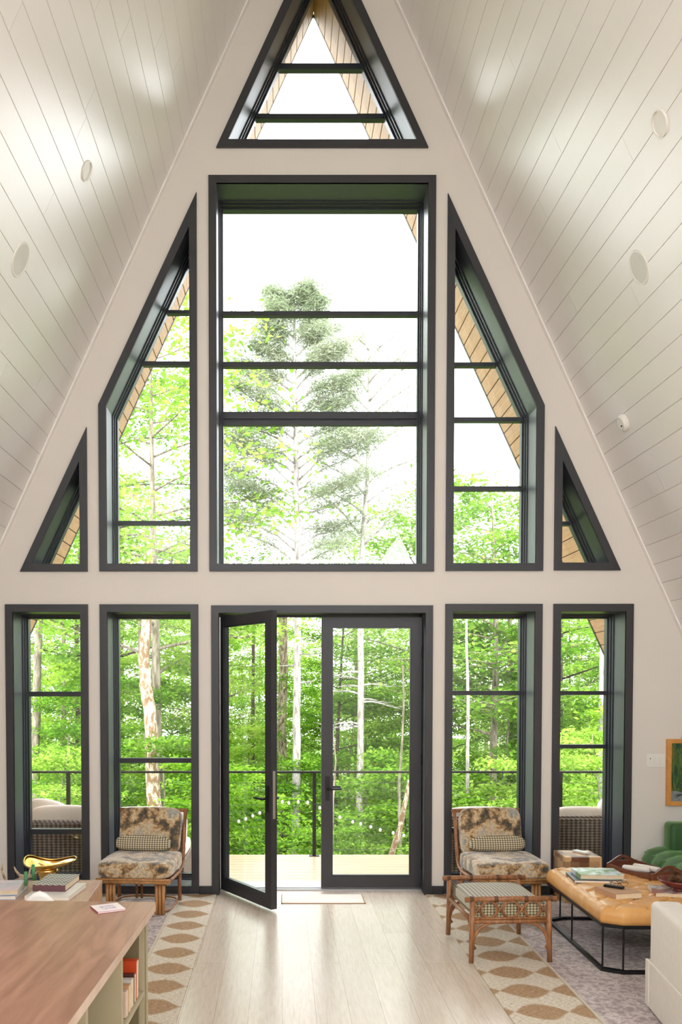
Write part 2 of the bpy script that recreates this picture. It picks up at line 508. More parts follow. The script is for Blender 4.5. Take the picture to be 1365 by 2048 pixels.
def leather_mat():
    m, nt, bs = mat_new('tan_leather')
    mp = coords(nt); n = noise_n(nt, mp, 5, 5, 0.6); n2 = noise_n(nt, mp, 220, 2)
    r = ramp(nt, [(0.3, srgb(206, 146, 78)), (0.7, srgb(230, 178, 112))]); nt.links.new(n.outputs[0], r.inputs[0])
    nt.links.new(r.outputs[0], bs.inputs['Base Color']); bs.inputs['Roughness'].default_value = 0.3
    bump(nt, bs, n2.outputs[0], 0.0008, 0.5)
    return m
M['leather'] = leather_mat()
M['linen'] = plain('linen_slipcover', srgb(226, 218, 208), 0.9, vary=0.03, scale=30, bmp=0.001, bscale=500)
M['velvet'] = plain('green_velvet', srgb(46, 86, 40), 0.5, vary=0.22, scale=6)
M['velvet'].node_tree.nodes['Principled BSDF'].inputs['Sheen Weight'].default_value = 0.8
M['velvet'].node_tree.nodes['Principled BSDF'].inputs['Sheen Tint'].default_value = srgb(170, 220, 150)
M['tray'] = wood('tray_wood', srgb(84, 46, 34), srgb(132, 80, 58), (1, 9, 9), 0.35)
M['bowl'] = plain('red_brown_lacquer', srgb(112, 46, 36), 0.25, vary=0.15, scale=20)
M['pod'] = plain('dried_pod', srgb(112, 76, 50), 0.85, vary=0.3, scale=50)
M['page'] = plain('book_pages', srgb(226, 208, 178), 0.85, vary=0.06, scale=80)
M['page_white'] = plain('book_pages_white', srgb(238, 232, 220), 0.85, vary=0.03, scale=80)
M['outdoor_cushion'] = plain('outdoor_cushion', srgb(218, 206, 198), 0.9, vary=0.02, bmp=0.001, bscale=300)
M['bulb'] = plain('bulb_glass', srgb(244, 246, 250), 0.1, vary=0.01)
M['cable'] = plain('steel_cable', srgb(84, 90, 88), 0.5, 0.6)
M['wood_frame'] = wood('oak_frame', srgb(206, 138, 66), srgb(226, 162, 88), (3, 3, 3), 0.4)

def cover_mat(name, c0, c1, scale=6, lo=0.42, hi=0.58, rough=0.35, dist=0.6):
    m, nt, bs = mat_new(name)
    mp = coords(nt); n = noise_n(nt, mp, scale, 4, 0.5, dist)
    r = ramp(nt, [(lo, c0), (hi, c1)]); nt.links.new(n.outputs[0], r.inputs[0])
    nt.links.new(r.outputs[0], bs.inputs['Base Color']); bs.inputs['Roughness'].default_value = rough
    return m
def wicker_mat():
    m, nt, bs = mat_new('brown_wicker')
    tc = nt.nodes.new('ShaderNodeTexCoord'); sp = nt.nodes.new('ShaderNodeSeparateXYZ'); nt.links.new(tc.outputs['Object'], sp.inputs[0])
    xx = mathn(nt, 'ADD', sp.outputs[0], sp.outputs[1])
    a = mathn(nt, 'SINE', mathn(nt, 'MULTIPLY', xx, 2 * PI / 0.045))
    b = mathn(nt, 'SINE', mathn(nt, 'MULTIPLY', sp.outputs[2], 2 * PI / 0.026))
    w_ = mathn(nt, 'MULTIPLY', a, b)
    b2 = mathn(nt, 'SINE', mathn(nt, 'MULTIPLY', sp.outputs[2], 4 * PI / 0.026))
    h = mathn(nt, 'ADD', mathn(nt, 'MULTIPLY', a, 0.30), mathn(nt, 'ADD', mathn(nt, 'MULTIPLY', mathn(nt, 'MULTIPLY', b, 0.25), 1.0), 0.5))
    mp = coords(nt); n = noise_n(nt, mp, 30, 3)
    h2 = mathn(nt, 'ADD', mathn(nt, 'MULTIPLY', n.outputs[0], 0.4), mathn(nt, 'MULTIPLY', h, 0.7))
    r = ramp(nt, [(0.22, srgb(44, 34, 30)), (0.5, srgb(84, 69, 60)), (0.85, srgb(140, 122, 108))]); nt.links.new(h2, r.inputs[0])
    nt.links.new(r.outputs[0], bs.inputs['Base Color']); bs.inputs['Roughness'].default_value = 0.6
    bump(nt, bs, h, 0.006, 0.8)
    return m
M['wicker'] = wicker_mat()

LEAFK = .66
def leaf_mat(name, c0, c1, c2, trans=0.45):
    m = bpy.data.materials.new(name); m.use_nodes = True
    nt = m.node_tree; nt.nodes.clear()
    out = nt.nodes.new('ShaderNodeOutputMaterial'); mx = nt.nodes.new('ShaderNodeMixShader'); mx.inputs[0].default_value = trans
    df = nt.nodes.new('ShaderNodeBsdfDiffuse'); tl = nt.nodes.new('ShaderNodeBsdfTranslucent')
    g = nt.nodes.new('ShaderNodeNewGeometry'); oi = nt.nodes.new('ShaderNodeObjectInfo')
    n = nt.nodes.new('ShaderNodeTexNoise'); n.inputs['Scale'].default_value = 0.9; n.inputs['Detail'].default_value = 2
    nt.links.new(g.outputs['Position'], n.inputs['Vector'])
    f = mathn(nt, 'ADD', mathn(nt, 'MULTIPLY', g.outputs['Random Per Island'], 0.4), mathn(nt, 'MULTIPLY', n.outputs[0], 0.75))
    f = mathn(nt, 'ADD', f, mathn(nt, 'MULTIPLY', mathn(nt, 'SUBTRACT', oi.outputs['Random'], 0.5), 0.35))
    r = ramp(nt, [(0.25, c0), (0.58, c1), (0.85, c2)]); nt.links.new(f, r.inputs[0])
    for el in r.color_ramp.elements: el.color = tuple(v * LEAFK for v in el.color[:3]) + (1,)
    nt.links.new(r.outputs[0], df.inputs[0]); nt.links.new(r.outputs[0], tl.inputs[0])
    nt.links.new(df.outputs[0], mx.inputs[1]); nt.links.new(tl.outputs[0], mx.inputs[2]); nt.links.new(mx.outputs[0], out.inputs[0])
    return m
M['leaf'] = leaf_mat('maple_leaves', srgb(96, 150, 44), srgb(150, 198, 68), srgb(204, 230, 112))
M['leaf_lime'] = leaf_mat('lime_leaves', srgb(112, 168, 44), srgb(162, 210, 66), srgb(206, 232, 104))
M['leaf_deep'] = leaf_mat('deep_green_leaves', srgb(80, 132, 52), srgb(128, 176, 72), srgb(178, 212, 104), 0.35)
M['needle'] = leaf_mat('pine_needles', srgb(150, 170, 128), srgb(186, 198, 162), srgb(212, 214, 188), 0.3)
def bark(name, c0, c1, sc_=(10, 10, 2.2), lo=0.4, hi=0.6):
    m, nt, bs = mat_new(name)
    mp = coords(nt, 'Object', sc_); n = noise_n(nt, mp, 1.6, 6, 0.65, 0.4)
    c0, c1 = [tuple(v * .68 for v in c[:3]) + (1,) for c in (c0, c1)]
    r = ramp(nt, [(lo, c0), (hi, c1)]); nt.links.new(n.outputs[0], r.inputs[0])
    nt.links.new(r.outputs[0], bs.inputs['Base Color']); bs.inputs['Roughness'].default_value = 0.9
    bump(nt, bs, n.outputs[0], 0.01, 0.6)
    return m
M['bark_grey'] = bark('grey_bark', srgb(120, 108, 92), srgb(186, 172, 152))
M['bark_dark'] = bark('dark_bark', srgb(58, 48, 40), srgb(104, 88, 72))
M['bark_pale'] = bark('pale_bark', srgb(134, 122, 116), srgb(212, 204, 200), lo=.36, hi=.56)
M['bark_tan'] = bark('mottled_bark', srgb(150, 116, 84), srgb(232, 214, 190), (9, 9, 3.5), 0.46, 0.56)
M['bark_pine'] = bark('scaly_pine_bark', srgb(104, 86, 70), srgb(196, 178, 152), (16, 16, 5), 0.42, 0.6)
M['soil'] = plain('forest_floor', srgb(92, 118, 52), 0.95, vary=0.4, scale=1.5, bmp=0.05, bscale=4)

# ================================================================== THE ROOM
AX, APEX_Z, SLOPE = 0.34, 9.034, 2.1355               # ridge position and rise over run of the ceiling
HALF = APEX_Z / SLOPE
YB = -11.6                                            # rear gable
THK = 0.45

# floor
o = struct('floor', bx(AX - HALF - 0.1, AX + HALF + 0.1, YB, 0.22, -0.12, 0.0), M['floor'], label='pale oak plank floor', cat='floor')

# windows of the gable wall: outer casing corners as measured, bars by height
BOT = 0.012
specs = {
 'window_1': dict(poly=[(-2.421, BOT), (-1.698, BOT), (-1.698, 2.553), (-2.421, 2.553)], bars=[(1388, .045), (1663, .045)]),
 'window_2': dict(poly=[(-1.595, BOT), (-0.734, BOT), (-0.734, 2.553), (-1.595, 2.553)], bars=[(1521, .045)]),
 'window_3': dict(poly=[(1.425, BOT), (2.273, BOT), (2.273, 2.557), (1.425, 2.557)], bars=[(1386, .04), (1661, .045)]),
 'window_4': dict(poly=[(2.369, BOT), (3.068, BOT), (3.068, 2.557), (2.369, 2.557)], bars=[(1386, .036), (1493, .036)]),
 'window_5': dict(poly=[(-2.287, 2.838), (-1.698, 2.838), (-1.698, 4.085)], bars=[]),
 'window_6': dict(poly=[(-1.595, 2.84), (-0.738, 2.84), (-0.738, 6.085), (-1.595, 4.278)], bars=[(624, .032), (727, .038), (1046, .038)]),
 'window_7': dict(poly=[(-0.635, 2.84), (1.323, 2.84), (1.323, 6.226), (-0.635, 6.226)], bars=[(627, .04), (729, .045), (838, .1)]),
 'window_8': dict(poly=[(1.425, 2.844), (2.274, 2.844), (2.274, 4.27), (1.425, 6.075)], bars=[(729, .036), (839, .04), (977, .04)]),
 'window_9': dict(poly=[(2.37, 2.849), (2.951, 2.849), (2.37, 4.093)], bars=[(1047, .036)]),
 'window_10': dict(poly=[(-0.568, 6.461), (1.255, 6.461), (0.3435, 8.395)], bars=[(133, .05), (233, .046)]),
}
CAS = 0.066
wlab = {
 'window_1': 'tall dark-framed window at far left of gable wall, two bars',
 'window_2': 'tall dark-framed window behind the chair beside the open door leaf, one bar',
 'window_3': 'tall dark-framed window behind the rattan chair with ottoman',
 'window_4': 'tall dark-framed window beside the light switch plate',
 'window_5': 'small dark triangular window without bars, low on the left slope',
 'window_6': 'tall dark-framed window with slanted top, left of the large picture window',
 'window_7': 'large rectangular picture window above the double door',
 'window_8': 'tall dark-framed window with slanted top, right of the large picture window',
 'window_9': 'small dark triangular window with one bar, low on the right slope',
 'window_10': 'triangular window in the peak of the gable'}
DOOR = [(-0.621, 0.0), (1.316, 0.0), (1.316, 2.544), (-0.621, 2.544)]
door_in = [(-0.621 + 0.064, -0.02), (1.316 - 0.064, -0.02), (1.316 - 0.064, 2.544 - 0.066), (-0.621 + 0.064, 2.544 - 0.066)]
holes = []
for k, s in specs.items():
    s['in'] = offset_poly(s['poly'], CAS)
    holes.append(offset_poly(s['in'], -0.014))
# door opening runs to the floor: cut it into the outline
eps = 0.06
hx0, hx1, hz = door_in[0][0] - .014, door_in[1][0] + .014, door_in[2][1] + .014
outl = [(AX - HALF - eps, -0.1), (hx0, -0.1), (hx0, hz), (hx1, hz), (hx1, -0.1), (AX + HALF + eps, -0.1), (AX, APEX_Z + eps * SLOPE)]
struct('wall_front', prism_xz(NB(), outl, 0.0, THK, holes), M['wall'], label='cream gable wall filled with dark-framed windows', cat='wall')

for k, s in specs.items():
    root = part(k, frame(NB(), s['poly'], s['in'], -0.022, 0.0), M['trim'])
    tag(root, wlab[k], 'window', None, 'structure')
    p = s['in']
    part('jamb', frame(NB(), offset_poly(p, -0.012), p, -0.02, THK + 0.03), M['jamb'], root)
    b = frame(NB(), p, offset_poly(p, 0.010), 0.25, 0.40)
    frame(b, offset_poly(p, 0.008), offset_poly(p, 0.020), 0.29, 0.40)
    part('window_stop', b, M['sash'], root)
    part('sash', frame(NB(), offset_poly(p, 0.002), offset_poly(p, 0.034), 0.335, 0.405), M['sash'], root)
    part('pane', prism_xz(NB(), offset_poly(p, 0.028), 0.374, 0.380), M['glass'], root)
    pin = offset_poly(p, 0.032)
    for py, h in s['bars']:
        z = U(700, py, 0.35).z
        if h > 0.09:
            b = bar(NB(), pin, z + 0.03, h * 0.62, 0.335, 0.405); bar(b, pin, z - 0.035, h * 0.4, 0.35, 0.40)
            bar(b, pin, z, 0.02, 0.355, 0.40)
        else:
            b = bar(NB(), pin, z, h, 0.345, 0.405)
        part('muntin', b, M['sash'], root)

# door casing and frame
b = NB()
prism_xz(b, [(-0.621, 0), (-0.557, 0), (-0.557, 2.478), (1.252, 2.478), (1.252, 0), (1.316, 0), (1.316, 2.544), (-0.621, 2.544)], -0.022, 0.0)
tr = struct('trim_1', b, M['trim'], label='dark casing around the double door', cat='door casing')
b = NB()
J = door_in
prism_xz(b, [(J[0][0] - .012, 0), (J[0][0], 0), (J[0][0], J[2][1]), (J[1][0], J[2][1]), (J[1][0], 0), (J[1][0] + .012, 0), (J[1][0] + .012, J[2][1] + .012), (J[0][0] - .012, J[2][1] + .012)], -0.02, THK + .03)
part('jamb', b, M['trim'], tr)
b = NB()
bx(J[0][0], J[0][0] + .012, 0.215, 0.24, 0, J[2][1], bm=b); bx(J[1][0] - .012, J[1][0], 0.215, 0.24, 0, J[2][1], bm=b); bx(J[0][0], J[1][0], 0.215, 0.24, J[2][1] - .02, J[2][1], bm=b)
part('door_stop', b, M['sash'], tr)
b = bx(J[0][0], J[1][0], 0.14, THK + .02, -0.03, 0.014); bx(J[0][0], J[1][0], 0.18, 0.22, 0.014, 0.022, bm=b)
part('threshold', b, M['alu'], tr, label='aluminium threshold')
b = NB()
for sx in (J[0][0] + .001,):
    bx(sx, sx + .006, 0.10, 0.15, 0.03, J[2][1] - .03, bm=b)
part('weather_strip', b, M['steel'], tr, label='bright metal strip in the hinge jamb')

LW, LH = 0.898, 2.43
def door_leaf(name, label, hinge, ang, mirror):
    """leaf with its hinge edge at the origin, reaching along +x; y is its thickness"""
    root = thing(name, label, 'door', hinge, ang)
    root['kind'] = 'structure'
    s = -1 if mirror else 1
    o = [(0, 0), (s * LW, 0), (s * LW, LH), (0, LH)]
    st, bt, tp = 0.094, 0.105, 0.085
    i = [(s * st, bt), (s * (LW - st), bt), (s * (LW - st), LH - tp), (s * st, LH - tp)]
    part('door_frame', frame(NB(), o, i, -0.028, 0.028), M['trim'], root)
    i2 = [(s * (st + .010), bt + .010), (s * (LW - st - .010), bt + .010), (s * (LW - st - .010), LH - tp - .010), (s * (st + .010), LH - tp - .010)]
    part('glazing_bead', frame(NB(), i, i2, -0.018, 0.018), M['sash'], root)
    part('pane', prism_xz(NB(), [(s * (st + .004), bt + .004), (s * (LW - st - .004), bt + .004), (s * (LW - st - .004), LH - tp - .004), (s * (st + .004), LH - tp - .004)], -0.003, 0.003), M['glass'], root)
    for z in (0.22, 1.16, 2.12):
        h = part('hinge', tube(NB(), [(0 - s * .008, -0.034, z - 0.05), (0 - s * .008, -0.034, z + 0.05)], 0.011, 10), M['black'], root)
    # lever handles and rose plates, both faces
    hz_ = 0.90
    for sy in (-1, 1):
        b = bx(s * (LW - .075), s * (LW - .035), sy * .028, sy * .036, hz_ - .11, hz_ + .11, bm=NB())
        pl = part('lock_plate', b, M['black'], root)
        b = tube(NB(), [(s * (LW - .055), sy * .034, hz_), (s * (LW - .055), sy * .075, hz_), (s * (LW - .065), sy * .083, hz_), (s * (LW - .18), sy * .083, hz_)], 0.0095, 8)
        part('lever_handle', b, M['black'], root)
    return root
opened = door_leaf('door_1', 'left door leaf swung open into the room', (-0.548, 0.165, 0.022), -math.atan2(0.77, 0.488), False)
b = bx(LW - .001, LW + .003, -.012, .012, 0.74, 1.13)
part('latch_plate', b, M['steel'], opened, label='steel latch plate on the leading edge')
closed = door_leaf('door_2', 'right glazed door leaf standing closed', (1.249, 0.185, 0.022), 0, True)

# baseboards on the gable wall
def baseb(name, x0, x1): 
    struct(name, bx(x0, x1, -0.016, 0.0, 0.0, 0.078, 0.003), M['trim'], label='dark baseboard strip at foot of the gable wall', cat='baseboard')
baseb('baseboard_front', -4.0, -2.421); baseb('baseboard_front.001', -1.698, -1.595); baseb('baseboard_front.002', -0.734, -0.621)
baseb('baseboard_front.003', 1.316, 1.425); baseb('baseboard_front.004', 2.273, 2.369); baseb('baseboard_front.005', 3.068, 4.3)

# sloping boarded ceilings
ang = math.atan(SLOPE)
def slope_boards(name, side, y0, y1, apex_z, width, gap, thick, mat, gmat, seed, label, cat, joints=True, zmin=0.0):
    """boards run along y, stacked up the slope; real gaps between them over a recessed backing"""
    rnd = random.Random(seed)
    L = (apex_z - zmin) / math.sin(ang)
    bm = NB()
    ux, uz = -side * math.cos(ang), math.sin(ang)          # up the slope
    nx, nz = side * math.sin(ang), math.cos(ang)           # away from the room
    x_bot = AX + side * (apex_z - zmin) / SLOPE
    def q(s, d, y): return (x_bot + ux * s + nx * d, y, zmin + uz * s + nz * d)
    k = 0; s = 0.06
    while s < L:
        a, e = s + gap / 2, min(s + width - gap / 2, L)
        cuts = [y0]
        if joints:
            yy = y0 + rnd.uniform(0.5, 3.8)
            while yy < y1 - 0.6: cuts.append(yy); yy += rnd.choice([3.0, 3.6, 4.2])
        cuts.append(y1)
        for c0, c1 in zip(cuts, cuts[1:]):
            c0_ = c0 + (0.0012 if c0 > y0 else 0); c1_ = c1 - (0.0012 if c1 < y1 else 0)
            ch = 0.0015 if gap < .005 else .003
            v = [bm.verts.new(q(*t)) for t in [(a, ch, c0_), (a + ch, 0, c0_), (e - ch, 0, c0_), (e, ch, c0_), (e, thick, c0_), (a, thick, c0_)]]
            u = [bm.verts.new(q(*t)) for t in [(a, ch, c1_), (a + ch, 0, c1_), (e - ch, 0, c1_), (e, ch, c1_), (e, thick, c1_), (a, thick, c1_)]]
            for i in range(6):
                j = (i + 1) % 6
                bm.faces.new((v[i], v[j], u[j], u[i]))
            bm.faces.new(v); bm.faces.new(u[::-1])
        s += width; k += 1
    ob = struct(name, bm, mat, label=label, cat=cat)
    bm = NB()
    c = [q(0, thick * .9, y0), q(L + .1, thick * .9, y0), q(L + .1, thick * .9, y1), q(0, thick * .9, y1)]
    d = [q(0, thick * .9 + .05, y0), q(L + .1, thick * .9 + .05, y0), q(L + .1, thick * .9 + .05, y1), q(0, thick * .9 + .05, y1)]
    v = [bm.verts.new(p) for p in c]; u = [bm.verts.new(p) for p in d]
    bm.faces.new(v); bm.faces.new(u[::-1])
    for i in range(4):
        j = (i + 1) % 4; bm.faces.new((v[i], v[j], u[j], u[i]))
    part('board_backing', bm, gmat, ob)
    return ob
slope_boards('ceiling', -1, YB, 0.0, APEX_Z, 0.174, 0.0025, 0.010, M['ceiling'], M['groove'], 3, 'left slope of white shiplap ceiling', 'ceiling')
slope_boards('ceiling.001', 1, YB, 0.0, APEX_Z, 0.174, 0.0025, 0.010, M['ceiling'], M['groove'], 8, 'right slope of white shiplap ceiling', 'ceiling')
for side, nm in ((-1, 'left'), (1, 'right')):
    # white batten where each slope meets the gable
    bm = NB()
    t = 0.055
    ux, uz = -side * math.cos(ang), math.sin(ang); nx, nz = side * math.sin(ang), math.cos(ang)
    xb = AX + side * HALF; L = APEX_Z / math.sin(ang)
    pts = []
    for (d, y) in ((-0.012, -0.055), (-0.012, 0.0), (0.02, 0.0), (0.02, -0.055)):
        pts.append([(xb + nx * d, y, nz * d), (xb + ux * L + nx * d, y, uz * L + nz * d)])
    A = [bm.verts.new(p[0]) for p in pts]; B = [bm.verts.new(p[1]) for p in pts]
    bm.faces.new(A); bm.faces.new(B[::-1])
    for i in range(4): bm.faces.new((A[i], A[(i + 1) % 4], B[(i + 1) % 4], B[i]))
    struct('trim_%d' % (2 if side < 0 else 3), bm, M['ceiling'], label='white corner batten where the %s slope meets the gable wall' % nm, cat='trim')

# rear gable behind the camera; its glazed opening is added for the fill light
rear_hole = [(-1.6, 3.35), (2.28, 3.35), (2.28, 4.75), (-1.6, 4.75)]
outr = [(AX - HALF - eps, -0.1), (AX + HALF + eps, -0.1), (AX, APEX_Z + eps * SLOPE)]
struct('wall_rear', prism_xz(NB(), outr, YB - 0.2, YB, [rear_hole]), M['wall'], label='cream rear gable wall', cat='wall')
root = part('window_11', frame(NB(), offset_poly(rear_hole, -0.05), offset_poly(rear_hole, 0.0), YB, YB + 0.02), M['trim'])
tag(root, 'added wide opening for fill light high in the unseen rear gable', 'window', None, 'structure')
part('pane', prism_xz(NB(), rear_hole, YB - 0.094, YB - 0.09), M['glass'], root)
for side, nm in ((-1, 'left'), (1, 'right')):  # frames added around the slope fill lamps, with no opening behind them
    bm = NB(); nx, nz = side * math.sin(ang), math.cos(ang); ux, uz = -side * math.cos(ang), math.sin(ang)
    cx = AX + side * (APEX_Z - 4.13) / SLOPE
    def q(s_, d, y): return (cx + ux * s_ + nx * d, y, 4.13 + uz * s_ + nz * d)
    ro, ri = [(-.83, -11.18), (.83, -11.18), (.83, -8.62), (-.83, -8.62)], [(-.76, -11.11), (.76, -11.11), (.76, -8.69), (-.76, -8.69)]
    vs = [[bm.verts.new(q(p_[0], d, p_[1])) for p_ in L_] for L_, d in ((ro, -.03), (ri, -.03), (ri, .0), (ro, .0))]
    for i in range(4):
        for a_ in range(4): bm.faces.new((vs[a_][i], vs[a_][(i + 1) % 4], vs[(a_ + 1) % 4][(i + 1) % 4], vs[(a_ + 1) % 4][i]))
    struct('window_%d' % (12 if side < 0 else 13), bm, M['trim'], label='added frame around the fill lamp on the %s slope at the rear' % nm, cat='window')

# roof skin above the boards, overhanging soffits outside
YE = 2.08
AZ2 = 9.155
for side, nm in ((-1, 'left'), (1, 'right')):
    slope_boards('soffit' if side < 0 else 'soffit.001', side, THK - 0.02, YE, AZ2, 0.152, 0.009, 0.014, M['soffit'], M['soffit_groove'], 5, 'cedar board soffit of the %s roof overhang' % nm, 'soffit', False, zmin=-0.1)
    bm = NB()
    ux, uz = -side * math.cos(ang), math.sin(ang); nx, nz = side * math.sin(ang), math.cos(ang)
    xb = AX + side * (AZ2 + .3) / SLOPE; L = (AZ2 + .3) / math.sin(ang)
    def q(s, d, y): return (xb + ux * s + nx * d, y, -.3 + uz * s + nz * d)
    ring = [(0, 0.075, YE + .02), (L + .04, 0.075, YE + .02), (L + .22, 0.30, YE + .02), (0, 0.30, YE + .02)]
    v = [bm.verts.new(q(s, d, YB - .5)) for s, d, y in ring]; u = [bm.verts.new(q(*t)) for t in ring]
    bm.faces.new(v); bm.faces.new(u[::-1])
    for i in range(4): bm.faces.new((v[i], v[(i + 1) % 4], u[(i + 1) % 4], u[i]))
    struct('roof' if side < 0 else 'roof.001', bm, M['roof'], label='%s roof slope seen edge-on outside' % nm, cat='roof')
    bm = NB()
    ring = [(0, -0.004, YE), (L, -0.004, YE), (L + .2, 0.30, YE), (0, 0.30, YE)]
    v = [bm.verts.new(q(s, d, YE)) for s, d, y in ring]; u = [bm.verts.new(q(s, d, YE + .035)) for s, d, y in ring]
    bm.faces.new(v); bm.faces.new(u[::-1])
    for i in range(4): bm.faces.new((v[i], v[(i + 1) % 4], u[(i + 1) % 4], u[i]))
    struct('trim_%d' % (4 if side < 0 else 5), bm, M['trim'], label='dark fascia board on the %s roof edge' % nm, cat='fascia')

# ================================================================== CEILING FITTINGS
def on_slope(px, py, side):
    """where the sight line meets the ceiling slope"""
    a = (px - PPX) / CAM_F; b_ = (py - PPY) / CAM_F
    r = Vector((a, _c - b_ * _s, -_s - b_ * _c)); o_ = Vector((0, -CAM_D, EYE))
    n = Vector((side * math.sin(ang), 0, math.cos(ang))); p0 = Vector((AX, 0, APEX_Z))
    t = n.dot(p0 - o_) / n.dot(r)
    return o_ + r * t, n
def ceiling_disc(name, label, cat, px, py, side, rad, mat, raised=0.006, detector=False, group=None):
    p, n = on_slope(px, py, side)
    t = thing(name, label, cat, p, 0, group)
    t.rotation_mode = 'QUATERNION'; t.rotation_quaternion = (-n).to_track_quat('Z', 'Y')
    if detector:
        lathe_b = lathe(NB(), [(0, 0.0), (rad, 0.0), (rad, 0.012), (rad * .93, 0.03), (rad * .8, 0.04), (0, 0.043)], seg=32)
        part('housing', lathe_b, M['white_plastic'], t, True, angle=40)
        part('vent_ring', lathe(NB(), [(rad * .62, .039), (rad * .66, .046), (rad * .7, .039)], seg=32), M['grille'], t, True)
        part('indicator', lathe(NB(), [(0, .048), (.006, .048), (.006, .038)], (rad * .25, -rad * .3, 0), seg=10), M['black'], t)
    else:
        part('rim', lathe(NB(), [(rad * .84, 0.001), (rad * .86, raised), (rad * .98, raised), (rad, 0.0)], seg=40), M['white_plastic'], t, True, angle=30)
        part('grille', lathe(NB(), [(0, 0.0035), (rad * .85, 0.003), (rad * .86, -.01)], seg=40), mat, t, True, angle=30)
    return t
ceiling_disc('ceiling_speaker', 'large round white speaker grille low on the left ceiling slope', 'speaker', 41, 519, -1, 0.115, M['grille'])
ceiling_disc('ceiling_speaker', 'large round white speaker grille low on the right ceiling slope', 'speaker', 1279, 535, 1, 0.115, M['grille'])
ceiling_disc('recessed_light', 'small round recessed light high on the left ceiling slope', 'light', 173, 342, -1, 0.068, M['white_plastic'], 0.012)
ceiling_disc('recessed_light', 'small round recessed light high on the right ceiling slope', 'light', 1322, 246, 1, 0.075, M['white_plastic'], 0.012)
ceiling_disc('smoke_detector', 'white domed smoke detector on the right slope above the triangular window', 'smoke detector', 1250, 844, 1, 0.07, None, detector=True)

# ================================================================== WALL: SWITCH, PAINTING
t = thing('light_switch', 'white three-gang switch plate between the window and the painting', 'light switch', (3.286, 0, 1.186))
part('plate', bx(-.082, .082, -.006, 0, -.058, .058, .002), M['white_plastic'], t)
for i, x in enumerate((-.05, .0, .05)):
    part('rocker', bx(x - .017, x + .017, -.011, -.004, -.034, .034, .002), M['white_plastic'], t)
part('indicator', bx(-.056, -.050, -.013, -.010, .012, .022), M['black'], t)

def painting_mat():
    m, nt, bs = mat_new('forest_painting')
    mp = coords(nt, 'Object', (9, 1, 2.2)); n = noise_n(nt, mp, 2.2, 6, 0.65, 1.2)
    r = ramp(nt, [(0.3, srgb(20, 44, 48)), (0.45, srgb(34, 76, 44)), (0.55, srgb(88, 112, 42)), (0.66, srgb(140, 100, 40))]); nt.links.new(n.outputs[0], r.inputs[0])
    mp2 = coords(nt, 'Object', (3, 1, 12)); n2 = noise_n(nt, mp2, 3, 4, 0.6, .6)
    r2 = ramp(nt, [(0.35, srgb(70, 60, 52)), (0.55, srgb(142, 152, 156)), (0.7, srgb(96, 60, 40))]); nt.links.new(n2.outputs[0], r2.inputs[0])
    tc = nt.nodes.new('ShaderNodeTexCoord'); sp = nt.nodes.new('ShaderNodeSeparateXYZ'); nt.links.new(tc.outputs['Object'], sp.inputs[0])
    f = mathn(nt, 'LESS_THAN', sp.outputs[2], -0.165)
    nt.links.new(mixc(nt, f, r.outputs[0], r2.outputs[0]), bs.inputs['Base Color']); bs.inputs['Roughness'].default_value = 0.5
    return m
t = thing('framed_painting', 'woodland painting in an orange-brown wooden frame on the gable wall', 'painting', (3.373 + .40, -0.001, 1.084))
fo = [(-.40, -.292), (.40, -.292), (.40, .292), (-.40, .292)]
part('picture_frame', frame(NB(), fo, offset_poly(fo, .036), -0.035, 0), M['wood_frame'], t)
part('canvas', prism_xz(NB(), offset_poly(fo, .034), -0.018, -0.004), painting_mat(), t)
part('picture_hook', lathe(NB(), [(0, 0), (.02, .004), (.026, .016), (.02, .03), (0, .034)], (-.245, -.02, .292), 14), M['tray'], t, True)

# ================================================================== RUGS, MAT
def rugmesh(x0, x1, y0, y1, z0, z1, bm=None):
    return bx(x0, x1, y0, y1, z0, z1, 0.003, bm)
def runner(name, label, x0, x1, y0, y1):
    o = part(name, bx(0, x1 - x0, 0, y1 - y0, 0.0006, 0.010, 0.003), M['jute'])
    o.location = (x0, y0, 0); tag(o, label, 'rug', 'jute runners on either side of the doorway' if False else None)
    return o
runner('jute_rug', 'cream and brown diamond jute rug along the left of the bare floor', -0.942, -0.580, -3.88, -0.035)
runner('jute_rug', 'cream and brown diamond jute rug under the rattan ottoman', 1.262, 1.85, -6.3, -0.035)
def faded(name, label, x0, x1, y0, y1, z0):
    t = thing(name, label, 'rug', (x0, y0, z0))
    part('pile', bx(0.012, x1 - x0 - .012, 0.012, y1 - y0 - .012, 0.0006, 0.009, 0.003), M['rug'], t)
    fo = [(0, 0), (x1 - x0, 0), (x1 - x0, y1 - y0), (0, y1 - y0)]
    b = xy_ring(NB(), fo, offset_poly(fo, .014), 0, .0095)
    part('binding', b, M['rug_bind'], t)
    return t
faded('area_rug', 'faded mauve patterned rug under the tan leather table', 1.735, 4.2, -4.6, -0.30, 0.010)
faded('area_rug', 'faded mauve patterned rug under the left rattan chair', -3.6, -0.90, -3.85, -0.22, 0.010)
t = thing('door_mat', 'thin off-white door mat with brown edging inside the door', 'door mat', (-0.01, -0.33, 0.0))
part('mat_cloth', bx(.008, .708, .008, .318, .0005, .005), M['mat_cloth'], t)
b = NB(); bx(0, .714, 0, .010, .0004, .006, bm=b); bx(.705, .716, 0, .326, .0004, .006, bm=b); bx(0, .009, 0, .326, .0004, .006, bm=b)
part('binding', b, M['mat_edge'], t)

